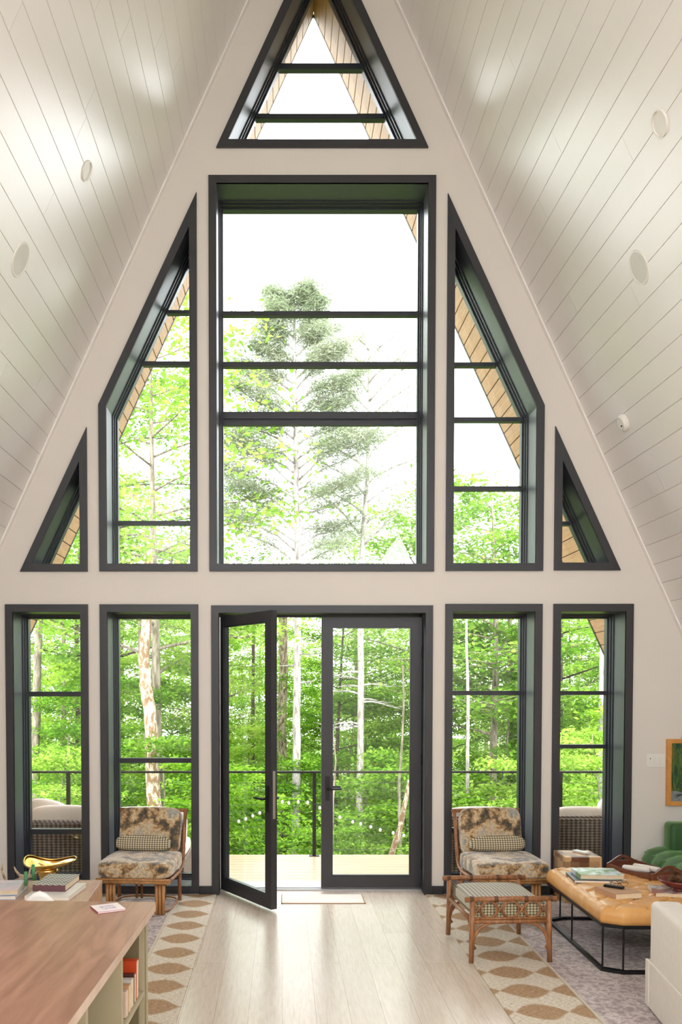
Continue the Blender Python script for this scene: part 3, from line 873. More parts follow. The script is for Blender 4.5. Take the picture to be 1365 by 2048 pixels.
# ================================================================== RATTAN CHAIRS
RUGZ = 0.019
def slipper_chair(label, loc, rz):
    t = thing('rattan_chair', label, 'chair', loc, rz)
    hw = 0.275
    top = NB()
    # two bent side poles: under the seat, then up the back
    for s in (-1, 1):
        pts = [(s * hw, -0.33, 0.275), (s * hw, -0.1, 0.268), (s * hw, 0.14, 0.268), (s * hw, 0.22, 0.285), (s * hw, 0.272, 0.335), (s * hw, 0.30, 0.42), (s * hw, 0.335, 0.58), (s * (hw + .003), 0.375, 0.745)]
        part('side_pole', tube(NB(), pts, 0.0165, 10), M['rattan'], t, True)
    b = NB()
    tube(b, [(-hw - .025, .377, .745), (hw + .025, .377, .745)], 0.016, 10)
    tube(b, [(-hw, .338, .60), (hw, .338, .60)], 0.011, 8); tube(b, [(-hw, .303, .44), (hw, .303, .44)], 0.011, 8)
    for k in range(7):
        x = -hw + hw * 2 * (k + 1) / 8
        tube(b, [(x, .286, .37), (x, .303, .44), (x, .338, .60), (x, .377, .745)], 0.006, 6)
    part('back_rail', b, M['rattan'], t, True)
    b = NB()
    tube(b, [(-hw - .02, -.33, .275), (hw + .02, -.33, .275)], 0.017, 10); tube(b, [(-hw - .02, -.352, .296), (hw + .02, -.352, .296)], 0.010, 8)
    tube(b, [(-hw, .20, .275), (hw, .20, .275)], 0.014, 8)
    for k in range(5):
        x = -hw + hw * 2 * (k + .5) / 5
        tube(b, [(x, -.33, .278), (x, .2, .278)], .008, 6)
    part('seat_frame', b, M['rattan_light'], t, True)
    # legs: bundles of three canes in front, single canes behind
    for s in (-1, 1):
        b = NB()
        for dx in (-.027, 0, .027):
            tube(b, [(s * (.20) + dx, -.27, 0.004), (s * (.20) + dx, -.27, .265)], 0.0135, 8)
        tube(b, [(s * .20 - .042, -.27, .235), (s * .20 + .042, -.27, .235)], .006, 6)
        part('leg', b, M['rattan_light'], t, True)
        part('leg', tube(NB(), [(s * .262, .20, 0.004), (s * .262, .195, .262)], 0.016, 8), M['rattan'], t, True)
        b = NB()
        for dx in (-.022, .022): tube(b, [(s * .10 + dx, .25, 0.004), (s * .10 + dx, .23, .275)], 0.012, 8)
        part('leg', b, M['rattan'], t, True)
    hoop = []
    for k in range(40):
        a = 2 * PI * k / 40
        ca, sa = math.cos(a), math.sin(a)
        hoop.append((.262 * math.copysign(abs(ca) ** .55, ca), -.01 + .27 * math.copysign(abs(sa) ** .55, sa), 0.022))
    part('base_hoop', tube(NB(), hoop, 0.010, 8, closed=True), M['rattan'], t, True)
    part('seat_cushion', cushion(NB(), (0, -.075, .365), (.60, .60, .15), n=14, p=7, puff=.15, wob=.006), M['toile'], t, True)
    part('back_cushion', cushion(NB(), (0, .255, .585), (.525, .125, .40), rotm('X', -13), n=14, p=6, puff=.0, wob=.006, seed=2), M['toile'], t, True)
    return t
LCH = (-1.150, -0.47, RUGZ); RCH = (1.800, -0.49, RUGZ)
slipper_chair('rattan slipper chair with toile cushions between the wooden low table and open door', LCH, R(-5))
slipper_chair('rattan slipper chair with toile cushions behind the rattan ottoman', RCH, R(5.5))
def lumbar(label, loc, rz, dx):
    m = Matrix.Rotation(rz, 4, 'Z')
    p = Vector(loc) + (m @ Vector((dx, .125, .497)))
    b = cushion(NB(), (0, 0, 0), (.47, .125, .135), rotm('X', -18), n=12, p=3.4, puff=.0, wob=.004)
    o = part('lumbar_pillow', b, M['gingham'], None, True)
    o.location = p; o.rotation_euler = (0, 0, rz)
    tag(o, label, 'pillow')
lumbar('brown gingham lumbar pillow on the chair near the low wooden table', LCH, R(-5), -.03)
lumbar('brown gingham lumbar pillow on the chair behind the rattan ottoman', RCH, R(5.5), .02)

# ================================================================== RATTAN OTTOMAN
t = thing('rattan_ottoman', 'low rattan ottoman with checked cushion and open ring sides', 'ottoman', (1.492, -1.615, 0.0195), R(2.5))
for sx in (-1, 1):
    for sy in (-1, 1):
        part('leg', tube(NB(), [(sx * .262, sy * .325, 0), (sx * .258, sy * .32, .2), (sx * .255, sy * .32, .415)], [.017, .0185, .0185], 10), M['rattan'], t, True)
for sy in (-1, 1):
    b = tube(NB(), [(-.305, sy * .32, .418), (0, sy * .32, .421), (.305, sy * .32, .418)], .0185, 10)
    r_ = part('top_rail', b, M['rattan'], t, True)
    for x in (-.262, .262, -.10, .10):
        part('binding', tube(NB(), [(x - .012, sy * .32, .419), (x + .012, sy * .32, .419)], .021, 10), M['rattan_wrap'], r_, True)
    b = tube(NB(), [(-.255, sy * .32, .27), (.255, sy * .32, .27)], .015, 8)
    tube(b, [(-.255, sy * .32, .292), (.255, sy * .32, .292)], .009, 8)
    part('lower_rail', b, M['rattan'], t, True)
    b = NB()
    for k in range(3):
        cx = -.145 + .145 * k
        tube(b, [(cx + .052 * math.cos(2 * PI * i / 24), sy * .325, .352 + .052 * math.sin(2 * PI * i / 24)) for i in range(24)], .0065, 6, closed=True)
    for k in range(4):
        cx = -.2175 + .145 * k
        tube(b, [(cx - .035, sy * .325, .305), (cx + .035, sy * .325, .40)], .0055, 6); tube(b, [(cx + .035, sy * .322, .305), (cx - .035, sy * .322, .40)], .0055, 6)
    part('ring_lattice', b, M['rattan'], t, True)
    for sx in (-1, 1):
        pts = [(sx * (.252 - .15 * (1 - math.cos(a))), sy * .32, .265 - .15 * (1 - math.sin(a)) ) for a in [i * PI / 2 / 8 for i in range(9)]]
        pts = [(sx * .236, sy * .32, .09)] + pts
        part('corner_brace', tube(NB(), pts, .0115, 8), M['rattan'], t, True)
for sx in (-1, 1):
    b = tube(NB(), [(sx * .255, -.32, .272), (sx * .255, .32, .272)], .014, 8)
    part('side_rail', b, M['rattan'], t, True)
    for sy in (-1, 1):
        pts = [(sx * .255, sy * (.31 - .12 * (1 - math.cos(a))), .262 - .13 * (1 - math.sin(a))) for a in [i * PI / 2 / 8 for i in range(9)]]
        part('corner_brace', tube(NB(), pts, .0105, 8), M['rattan'], t, True)
part('cushion', cushion(NB(), (0, 0, .348), (.485, .60, .125), n=12, p=6, puff=.2), M['gingham_ott'], t, True)
part('cushion_border', frame(NB(), [(-.238, .297), (.238, .297), (.238, .385), (-.238, .385)], [(-.001, .34), (.001, .34), (.001, .342), (-.001, .342)], -.3005, .3005), M['gingham_side'], t)

# ================================================================== WOOD BLOCK SIDE TABLE + LOW TABLE
t = part('block_side_table', bx(-.155, .155, -.16, .16, 0.004, .405, .006), M['block'])
t.location = (2.53, -0.215, .0); tag(t, 'square teak block side table in front of the window', 'side table')
part('remote_control', bx(-.028, .028, -.075, .075, 0, .018, .005), M['white_plastic']).location = (2.57, -0.19, .4055)
tag(bpy.data.objects['remote_control'], 'white remote control on the teak block side table', 'remote control'); bpy.data.objects['remote_control'].rotation_euler = (0, 0, R(28))

t = thing('low_table', 'low wooden plank coffee table in front of the gold stool', 'table', (-1.32, -1.285, RUGZ + .001), R(3))
TZ = .40
b = NB()
TW, TD = 1.15, 1.3
bx(-TW, 0, -TD, 0, TZ - .035, TZ, .004, b)
part('tabletop', b, M['lowtable_top'], t)
for nm, (x0, x1, y0, y1) in dict(a=(-.035, -.002, -TD + .01, -.002), b=(-TW + .002, -TW + .035, -TD + .01, -.002)).items():
    b = NB(); n = 13
    for k in range(n):
        a0 = y0 + (y1 - y0) * k / n; a1 = y0 + (y1 - y0) * (k + 1) / n
        bx(x0, x1, a0 + .0012, a1 - .0012, 0, TZ - .035, .002, b)
    part('side_panel', b, M['lowtable'], t)
b = NB()
for k in range(11): bx(-TW + .036 + k * .0978, -TW + .036 + (k + 1) * .0978 - .002, -.034, -.004, 0, TZ - .036, .002, b)
part('end_panel', b, M['lowtable'], t)
TT = Vector((-1.32, -1.285, RUGZ + .001)); TM = Matrix.Translation(TT) @ Matrix.Rotation(R(3), 4, 'Z')
TOPZ = TT.z + TZ
def at_table(px, py): return F(px, py, TOPZ)

def book(name, label, w_, d_, h, loc, rz, cover, pages='page', spine='x'):
    t = thing(name, label, 'book', loc, rz)
    th = min(.003, h * .15)
    b = bx(-w_ / 2, w_ / 2, -d_ / 2, d_ / 2, 0, th); bx(-w_ / 2, w_ / 2, -d_ / 2, d_ / 2, h - th, h, bm=b)
    bx(-w_ / 2, -w_ / 2 + th, -d_ / 2, d_ / 2, th, h - th, bm=b)
    part('cover', b, cover, t)
    part('pages', bx(-w_ / 2 + th, w_ / 2 - .004, -d_ / 2 + .004, d_ / 2 - .004, th, h - th), M[pages], t)
    return t
def zig_mat():
    m, nt, bs = mat_new('woven_zigzag_cover')
    tc = nt.nodes.new('ShaderNodeTexCoord'); sp = nt.nodes.new('ShaderNodeSeparateXYZ'); nt.links.new(tc.outputs['Object'], sp.inputs[0])
    zz = mathn(nt, 'PINGPONG', mathn(nt, 'ADD', sp.outputs[1], 5.0), 0.022)
    f = mathn(nt, 'FRACT', mathn(nt, 'DIVIDE', mathn(nt, 'ADD', mathn(nt, 'ADD', sp.outputs[0], 5.0), zz), 0.040))
    s = mathn(nt, 'LESS_THAN', f, 0.5)
    sd = mathn(nt, 'LESS_THAN', sp.outputs[2], 0.0435)
    c = mixc(nt, s, srgb(48, 40, 48), srgb(222, 216, 204)); c = mixc(nt, sd, c, srgb(110, 70, 76))
    nt.links.new(c, bs.inputs['Base Color']); bs.inputs['Roughness'].default_value = 0.6
    return m
pb = at_table(112, 1787)
book('white_book', 'large white book under the zigzag book on the wooden low table', .30, .40, .026, tuple(at_table(113, 1786)), R(-4), plain('white_cover', srgb(232, 226, 220), .35), 'page_white')
book('patterned_book', 'dark zigzag patterned book on top of the white book', .345, .225, .045, tuple(at_table(114, 1779) + Vector((0, .0, .0265))), R(87), zig_mat(), 'page')
book('art_book', 'pale covered book lying beside the candles on the wooden low table', .30, .30, .035, tuple(at_table(-2, 1789) + Vector((0, 0, .029))), R(8), cover_mat('pale_print_cover', srgb(196, 206, 210), srgb(228, 208, 214), 9), 'page')
book('blue_book', 'thin pale blue book at the bottom of the stack beside the candles', .29, .31, .028, tuple(at_table(0, 1789)), R(3), plain('blue_cover', srgb(148, 162, 190), .4), 'page_white')

def candle(label, px, py, hgt):
    p = F(px, py, TOPZ)
    t = thing('candle_holder', label, 'candle', p)
    b = lathe(NB(), [(0, 0), (.024, 0), (.027, .006), (.024, .012), (.020, .05), (.024, .10), (.027, .115), (.024, .115), (.018, .06), (.016, .02), (0, .018)], seg=20)
    part('glass_holder', b, M['glass'], t, True)
    part('candle', tube(NB(), [(0, 0, .055), (0, 0, hgt)], [.0125, .012], 12), M['wax'], t, True, label='green candle')
    part('wick', tube(NB(), [(0, 0, hgt), (.001, 0, hgt + .008)], .001, 5), M['black'], t)
def clear_mat():
    m, nt, bs = mat_new('clear_glass')
    mp = coords(nt); n = noise_n(nt, mp, 30, 2); r = ramp(nt, [(0, (.97, .98, .98, 1)), (1, (1, 1, 1, 1))]); nt.links.new(n.outputs[0], r.inputs[0]); nt.links.new(r.outputs[0], bs.inputs['Base Color'])
    bs.inputs['Roughness'].default_value = .03; bs.inputs['Transmission Weight'].default_value = .96; bs.inputs['IOR'].default_value = 1.3
    return m
M['clear'] = clear_mat()
candle('green candle in a clear glass holder, nearer of the two beside the books', 52, 1787, .15)
candle('green candle in a clear glass holder, farther of the two, closer to the zigzag book', 67, 1776, .165)

t = thing('antler', 'branched brown antler lying on the wooden low table', 'antler', (0, 0, 0))
az = TOPZ
def P3(px, py, z): 
    p = F(px, py, z); return (p.x, p.y, p.z)
Ya = -1.45
def V3(px, py, Y): p = U(px, py, Y); return (p.x, p.y, max(p.z, az + .008))
part('beam', tube(NB(), [V3(-30, 1772, Ya), V3(0, 1768, Ya), V3(22, 1770, Ya), V3(42, 1757, Ya), V3(62, 1752, Ya), V3(72, 1745, Ya - .02)], [.016, .016, .014, .013, .011, .006], 10), M['antler'], t, True)
part('tine', tube(NB(), [V3(16, 1770, Ya), V3(9, 1755, Ya - .02), V3(4, 1740, Ya - .03), V3(6, 1727, Ya - .03)], [.013, .011, .008, .003], 8), M['antler'], t, True)
part('tine', tube(NB(), [V3(52, 1753, Ya), V3(40, 1751, Ya), V3(32, 1742, Ya + .01), V3(28, 1733, Ya + .02)], [.012, .011, .008, .003], 8), M['antler'], t, True)
part('tine', tube(NB(), [V3(48, 1757, Ya), V3(58, 1750, Ya), V3(60, 1740, Ya), V3(63, 1733, Ya)], [.009, .008, .006, .003], 8), M['antler'], t, True)

# gold sculptural stool by the far-left window
t = thing('gold_stool', 'polished gold stool with a folded leaf-shaped seat by the window', 'stool', (-1.985, -0.33, RUGZ), R(10))
bm = NB()
n, mrad = 48, 8
rings = []
for j in range(mrad + 1):
    fr = j / mrad
    ring = []
    for k in range(n):
        a = 2 * PI * k / n
        rr = fr
        x = .215 * rr * math.cos(a) * (1 + .12 * math.cos(a)); y = .20 * rr * math.sin(a)
        z = .29 + .055 * rr ** 2.5 + .020 * rr * math.cos(2 * a + .6) + .012 * rr * math.sin(3 * a)
        ring.append((x, y, z))
    rings.append(ring)
vt = [bm.verts.new(rings[0][0])] ; R_ = [[bm.verts.new(p) for p in r] for r in rings[1:]]
Rb = [[bm.verts.new((p[0] * .985, p[1] * .985, p[2] - .008)) for p in r] for r in rings[1:]]
for k in range(n):
    bm.faces.new((vt[0], R_[0][k], R_[0][(k + 1) % n]))
for a_, b_ in list(zip(R_, R_[1:])) + list(zip(Rb, Rb[1:])):
    for k in range(n): bm.faces.new((a_[k], a_[(k + 1) % n], b_[(k + 1) % n], b_[k]))
for k in range(n): bm.faces.new((R_[-1][k], R_[-1][(k + 1) % n], Rb[-1][(k + 1) % n], Rb[-1][k]))
vb = bm.verts.new((0, 0, .282))
for k in range(n): bm.faces.new((vb, Rb[0][(k + 1) % n], Rb[0][k]))
part('seat', bm, M['gold'], t, True)
part('rim', tube(NB(), [(p[0], p[1], p[2] + .002) for p in rings[-1]], .0065, 8, closed=True), M['gold'], t, True)
part('pedestal', lathe(NB(), [(0, .284), (.10, .286), (.085, .25), (.055, .17), (.06, .09), (.10, .02), (.13, .004), (.13, 0), (0, 0)], seg=32), M['gold'], t, True)

# ================================================================== KITCHEN ISLAND
IZ = .92
ir = R(2.0)
t = thing('kitchen_island', 'sage painted island with brown wooden worktop and open side shelves', 'kitchen island', (-0.54, -3.93, 0), -ir)
IW, IL = 1.55, 2.35
part('worktop', bx(-IW, 0, -IL, 0, IZ - .002, IZ + 0.0, bm=NB()), M['island_top'], t)
part('worktop_edge', bx(-IW, 0, -IL, 0, IZ - .040, IZ - .0021, .004), M['island_edge'], t, label='worn pale worktop edge')
so = -.035
part('end_panel', bx(-IW + .03, so, -.075, -.045, 0, IZ - .04, bm=NB()), M['sage'], t)
b = bx(so - .022, so, -.085, -.035, 0, IZ - .04); bx(so - .006, so + .006, -.050, -.034, 0, IZ - .04, bm=b)
part('corner_post', b, M['sage'], t)
div = [-.50, -1.0, -1.5, -2.0]
for y in div:
    part('divider', bx(-.42, so, y - .014, y + .014, .08, IZ - .04, bm=NB()), M['sage'], t)
part('back_panel', bx(-.44, -.42, -IL + .04, -.075, .08, IZ - .04, bm=NB()), M['sage_shaded'], t)
part('cubby_lining', bx(-.42, so - .03, -.090, -.0765, .08, IZ - .04, bm=NB()), M['sage_shaded'], t)
b = bx(-.42, so, -IL + .04, -.09, .548, .568, bm=NB())
part('shelf', b, M['sage'], t); part('shelf', bx(-.42, so, -IL + .04, -.09, .08, .10, bm=NB()), M['sage'], t)
part('plinth', bx(-IW + .06, -.06, -IL + .06, -.08, 0, .08, bm=NB()), M['sage_shaded'], t)
part('cabinet_body', bx(-IW + .03, -.44, -IL + .04, -.076, .08, IZ - .04, bm=NB()), M['sage'], t)
IM = Matrix.Translation((-0.54, -3.93, 0)) @ Matrix.Rotation(-ir, 4, 'Z')
def island_book(name, label, y, th, h, dep, mat, tilt):
    p = IM @ Vector((-.045, y, .5685))
    t = thing(name, label, 'book', p, -ir)
    rt = rotm('X', tilt)
    b = NB(); box(b, rt @ Vector((-dep / 2, -th / 2, h / 2)), (dep, th, h), rt, 0.002)
    part('cover', b, mat, t)
    b = NB(); box(b, rt @ Vector((-dep / 2 + .001, -th / 2, h / 2)), (dep + .0005, th * .7, h * .96), rt)
    part('pages', b, M['page'], t)
bk = [('orange_book', 'orange red book, tallest on the island shelf', .045, .155, srgb(206, 72, 30)),
      ('dark_book', 'dark brown book beside the orange one on the island shelf', .03, .115, srgb(84, 42, 38)),
      ('white_paperback', 'pale grey book on the island shelf', .04, .11, srgb(206, 204, 198)),
      ('tan_book', 'tan spined book on the island shelf', .04, .105, srgb(206, 158, 116)),
      ('pink_book', 'pale pink book at the near end of the island shelf row', .04, .10, srgb(206, 178, 166))]
y = -.155
for nm, lb, th, h, c in bk:
    island_book(nm, lb, y, th, h, .17, plain(nm + '_cover', c, .4), -3); y -= th + .012

p = F(216, 1818, IZ)
o = thing('coaster', 'pale pink patterned tile coaster on the brown island worktop', 'coaster', (p.x, p.y, IZ + .0006), R(28))
part('tile', bx(-.058, .058, -.058, .058, 0, .007, .001), plain('coaster_tile', srgb(240, 226, 226), .3), o)
part('printed_motif', bx(-.03, .03, -.03, .03, .0071, .0076), cover_mat('coaster_print', srgb(226, 212, 218), srgb(190, 170, 190), 40), o)
part('coaster_edge', frame(NB(), [(-.0585, 0.0), (.0585, 0.0), (.0585, .0066), (-.0585, .0066)], [(-.0575, .001), (.0575, .001), (.0575, .005), (-.0575, .005)], -.0585, .0585), plain('coaster_red', srgb(160, 84, 92), .5), o)

# white stool whose back rises beyond the island
t = thing('bar_stool', 'white curved back of a stool tucked behind the island', 'stool', (-1.11, -3.50, RUGZ), R(0))
bm = NB()
nu, nv = 24, 10
grid = []
for side in (0, 1):
    g = []
    for i in range(nu + 1):
        a = -PI * .60 + PI * 1.20 * i / nu
        row = []
        for j in range(nv + 1):
            f = j / nv
            rr = .17 + .012 * f + (.012 if side else 0)
            top = .886 - .34 * min(abs(a), .75) ** 2 - .02 * abs(a)
            z = .62 + (top - .62) * f
            row.append(bm.verts.new((math.sin(a) * rr, math.cos(a) * rr * .9 * -1 + .0, z)))
        g.append(row)
    grid.append(g)
for g in grid:
    for i in range(nu):
        for j in range(nv): bm.faces.new((g[i][j], g[i + 1][j], g[i + 1][j + 1], g[i][j + 1]))
for i in range(nu):
    for j in (0, nv): bm.faces.new((grid[0][i][j], grid[0][i + 1][j], grid[1][i + 1][j], grid[1][i][j]))
for i in (0, nu):
    for j in range(nv): bm.faces.new((grid[0][i][j], grid[0][i][j + 1], grid[1][i][j + 1], grid[1][i][j]))
part('backrest', bm, M['white_shell'], t, True)
part('seat', lathe(NB(), [(0, .60), (.15, .60), (.178, .61), (.18, .63), (.16, .64), (0, .635)], seg=28), M['white_shell'], t, True)
for sx in (-1, 1):
    for sy in (-1, 1): part('leg', tube(NB(), [(sx * .17, sy * .17, .002), (sx * .10, sy * .10, .605)], [.011, .016], 8), M['leg_wood'], t, True)
part('footrest', tube(NB(), [(.145 * math.cos(2 * PI * k / 4 + PI / 4) * 1.4, .145 * math.sin(2 * PI * k / 4 + PI / 4) * 1.4, .22) for k in range(4)], .008, 8, closed=True), M['black'], t)

# ================================================================== TAN LEATHER TABLE
t = thing('leather_coffee_table', 'tufted tan leather coffee table on a thin black metal frame', 'coffee table', (2.035, -2.185, RUGZ), R(-0.5))
LX, LY = 1.03, 1.31
CH = 0.115
def chamf(w_, l_, c, ins=0.0):
    return [(ins + c, ins), (w_ - ins - c, ins), (w_ - ins, ins + c * .6), (w_ - ins, l_ - ins - c * .6), (w_ - ins - c, l_ - ins), (ins + c, l_ - ins), (ins, l_ - ins - c * .6), (ins, ins + c * .6)]
def xy_prism(bm, poly, z0, z1):
    a = [bm.verts.new((p[0], p[1], z0)) for p in poly]; b_ = [bm.verts.new((p[0], p[1], z1)) for p in poly]
    bm.faces.new(a[::-1]); bm.faces.new(b_)
    for i in range(len(poly)):
        j = (i + 1) % len(poly); bm.faces.new((a[i], a[j], b_[j], b_[i]))
    return bm
def xy_ring(bm, P, Q, z0, z1):
    n = len(P)
    v = [[bm.verts.new((p[0], p[1], z)) for p in L_] for L_, z in ((P, z0), (P, z1), (Q, z1), (Q, z0))]
    for i in range(n):
        j = (i + 1) % n
        for a in range(4):
            b_ = (a + 1) % 4
            bm.faces.new((v[a][i], v[a][j], v[b_][j], v[b_][i]))
    return bm
part('top_rail', xy_ring(NB(), chamf(LX, LY, CH, .001), chamf(LX, LY, CH, .028), .288, .3115), M['black'], t)
part('base_rail', xy_ring(NB(), chamf(LX, LY, CH, .001), chamf(LX, LY, CH, .028), .001, .022), M['black'], t)
for (x, y) in [(.015, CH * .6 + .01), (CH + .008, .015), (.015, LY * .52), (.015, LY - CH * .6 - .01), (CH + .008, LY - .015), (LX - .015, CH * .6 + .01), (LX - CH - .008, .015), (LX - CH - .008, LY - .015), (LX - .015, LY - CH * .6 - .01), (LX * .52, LY - .015), (LX * .52, .015)]:
    part('leg', tube(NB(), [(x, y, .02), (x, y, .295)], .0065, 8), M['black'], t)
part('support_board', xy_prism(NB(), chamf(LX, LY, CH, .03), .305, .312), M['black'], t)
# tufted pad: dimpled top with rounded edges
bm = NB(); nx_, ny_ = 84, 88
TH = .105
P_ = 0.225
def tuft(x, y):
    # diamond tufting: buttons on a staggered grid with creases between them
    u, v = x / P_, y / P_
    a, c_ = u + v, u - v
    fa = abs((a + .5) % 1 - .5) * 2; fc = abs((c_ + .5) % 1 - .5) * 2
    crease = max(0, 1 - min(fa, fc) / .16)
    btn = max(0, 1 - math.hypot(fa, fc) / .34)
    return -.013 * crease - .022 * btn ** 1.5
V = []
for i in range(nx_ + 1):
    row = []
    for j in range(ny_ + 1):
        fu = i / nx_; fv = j / ny_
        # ease sampling towards the borders
        x = LX * (.5 - .5 * math.cos(PI * (fu * .7 + .15)) / math.cos(PI * .15)); y = LY * (.5 - .5 * math.cos(PI * (fv * .7 + .15)) / math.cos(PI * .15))
        dx = min(x, LX - x); dy = min(y, LY - y); C2 = CH * .6
        cx, cy_ = x, y; m_ = min(dx, dy)
        if dx < CH and dy < C2:
            p_, q_ = dx / CH, dy / C2
            t_ = .5 * (1 - p_) * (1 - q_)
            cx += (1 if x < LX / 2 else -1) * t_ * CH; cy_ += (1 if y < LY / 2 else -1) * t_ * C2
            m_ = min(dx + t_ * CH, dy + t_ * C2, (p_ + q_ + 2 * t_ - 1) * CH * C2 / math.hypot(CH, C2))
        rr_ = .058
        z = .312 + TH
        if m_ < rr_: z -= (rr_ - math.sqrt(max(0, rr_ ** 2 - (rr_ - m_) ** 2)))
        z += tuft(x + .03, y + .05) * min(1, .25 + m_ / .08)
        row.append(bm.verts.new((cx, cy_, z)))
    V.append(row)
for i in range(nx_):
    for j in range(ny_): bm.faces.new((V[i][j], V[i + 1][j], V[i + 1][j + 1], V[i][j + 1]))
loop = [V[i][0] for i in range(nx_)] + [V[nx_][j] for j in range(ny_)] + [V[i][ny_] for i in range(nx_, 0, -1)] + [V[0][j] for j in range(ny_, 0, -1)]
low = [bm.verts.new((v.co.x + (-.006 if v.co.x < LX / 2 else .006) * (0 if 0.02 < v.co.x < LX - .02 else 1), v.co.y, .335)) for v in loop]
low2 = [bm.verts.new((v.co.x, v.co.y, .3125)) for v in loop]
n = len(loop)
for i in range(n):
    j = (i + 1) % n
    bm.faces.new((loop[i], loop[j], low[j], low[i])); bm.faces.new((low[i], low[j], low2[j], low2[i]))
bm.faces.new(low2)
b = bm
i = 0
for a in range(-8, 16):
    for c_ in range(-8, 16):
        x = (a + c_) / 2 * P_ - .03; y = (a - c_) / 2 * P_ - .05
        if .08 < x < LX - .08 and .08 < y < LY - .08:
            lathe(b, [(0, .003), (.008, .002), (.010, -.002)], (x, y, .312 + TH - .0205), 8)
part('tufted_pad', b, M['leather'], t, True)
PZ = RUGZ + .312 + TH - .006
def on_pad(px, py, dz=0): return F(px, py, PZ + dz)

# things on the leather table
p = F(1180, 1757, PZ)
book('dark_album', 'dark thin book lying under the green landscape book', .34, .27, .022, (p.x + .02, p.y - .03, PZ), R(-6), plain('navy_cover', srgb(58, 60, 76), .35), 'page_white')
book('landscape_book', 'green and blue landscape cover book, topmost on the dark thin book', .31, .24, .034, (p.x + .05, p.y - .015, PZ + .0225), R(-3), cover_mat('landscape_cover', srgb(120, 150, 96), srgb(214, 226, 228), 9, .4, .6), 'page')
p = F(1235, 1790, PZ)
book('cloth_book', 'light brown cloth book with a black remote on it', .205, .23, .042, (p.x + .005, p.y - .01, PZ), R(14), plain('tan_cloth_cover', srgb(182, 140, 106), .6), 'page')
o = thing('remote_control', 'black remote control on the light brown cloth book', 'remote control', (p.x - .01, p.y + .03, PZ + .0425), R(50))
part('body', bx(-.019, .019, -.065, .065, 0, .017, .004), M['black'], o)
b = NB()
for i in range(3):
    for j in range(6): bx(-.012 + i * .009, -.006 + i * .009, -.05 + j * .015, -.043 + j * .015, .017, .0185, bm=b)
part('buttons', b, M['steel'], o)
o = thing('eyeglasses', 'folded amber eyeglasses behind the black remote', 'eyeglasses', (p.x + .045, p.y + .075, PZ + .0425), R(-8))
amb = plain('amber_frame', srgb(150, 104, 46), .25)
for s in (-1, 1):
    part('rim', tube(NB(), [(s * .032 + .024 * math.cos(2 * PI * k / 18), 0, .018 + .017 * math.sin(2 * PI * k / 18)) for k in range(18)], .0026, 6, closed=True), amb, o, True)
    part('temple', tube(NB(), [(s * .058, 0, .024), (s * .056, .05, .016), (-s * .02, .055 + .006 * s, .006)], .0024, 6), amb, o, True)
part('bridge', tube(NB(), [(-.010, 0, .022), (0, 0, .027), (.010, 0, .022)], .0026, 6), amb, o, True)

# serving tray with curved handle ends
p = F(1273, 1745, PZ)
t = thing('serving_tray', 'dark wooden serving tray with raised curved handle end on the leather table', 'tray', (p.x + .05, p.y - .03, PZ), R(24))
part('tray_base', bx(-.145, .145, -.22, .22, 0, .010, .002), M['tray'], t)
for s in (-1, 1):
    b = NB()
    pts = [(-.22, 0), (.22, 0), (.22, .042)] + [(.22 - .44 * k / 16, .042 + .006 * math.cos(PI * k / 8)) for k in range(1, 16)] + [(-.22, .042)]
    a = prism_yz(NB(), [(y_, z_) for y_, z_ in pts], s * .145, s * .155)
    part('side_wall', a, M['tray'], t)
    prof = [(-.155, 0), (.155, 0), (.155, .050)] + [(.155 - .31 * k / 20, .050 + .052 * math.sin(PI * k / 20) ** 1.6) for k in range(1, 20)] + [(-.155, .050)]
    hole = [(-.048 + .096 * k / 10, .060 + .0 ) for k in range(11)] + [(.048 - .096 * k / 10, .066 + .016 * math.sin(PI * k / 10)) for k in range(11)]
    a = prism_xz(NB(), prof, s * .22 - .005, s * .22 + .005, [hole])
    part('handle_end', a, M['tray'], t)
TRM = Matrix.Translation((p.x + .05, p.y - .03, PZ)) @ Matrix.Rotation(R(24), 4, 'Z')
for i, (x, y_, rz, ln, lb) in enumerate([(-.05, .03, 30, .2, 'white rolled napkin in the tray, nearer its handle end'), (.045, .02, 12, .22, 'white rolled napkin in the tray, beside the seed-pod bowl')]):
    b = NB()
    pr = [(.012, -ln / 2), (.020, -ln / 2 + .01), (.023, 0), (.020, ln / 2 - .01), (.012, ln / 2)]
    lathe(b, pr + [(.007, ln / 2 - .01)], seg=16)
    o = part('rolled_napkin', b, plain('napkin_cloth_%d' % i, srgb(230, 222, 212), .85), None, True)
    q_ = TRM @ Vector((x, y_, .034)); o.location = q_; o.rotation_euler = (PI / 2, 0, R(24 + rz)); tag(o, lb, 'napkin')
b = NB(); lathe(b, [(0, 0), (.022, .001), (.025, .02), (.024, .10), (.010, .13), (.010, .16), (.008, .16)], seg=16)
o = part('glass_bottle', b, M['clear'], None, True); q_ = TRM @ Vector((.005, -.13, .036)); o.location = q_; o.rotation_euler = (R(90), 0, R(24 + 80)); tag(o, 'clear glass bottle lying in the dark tray', 'bottle')

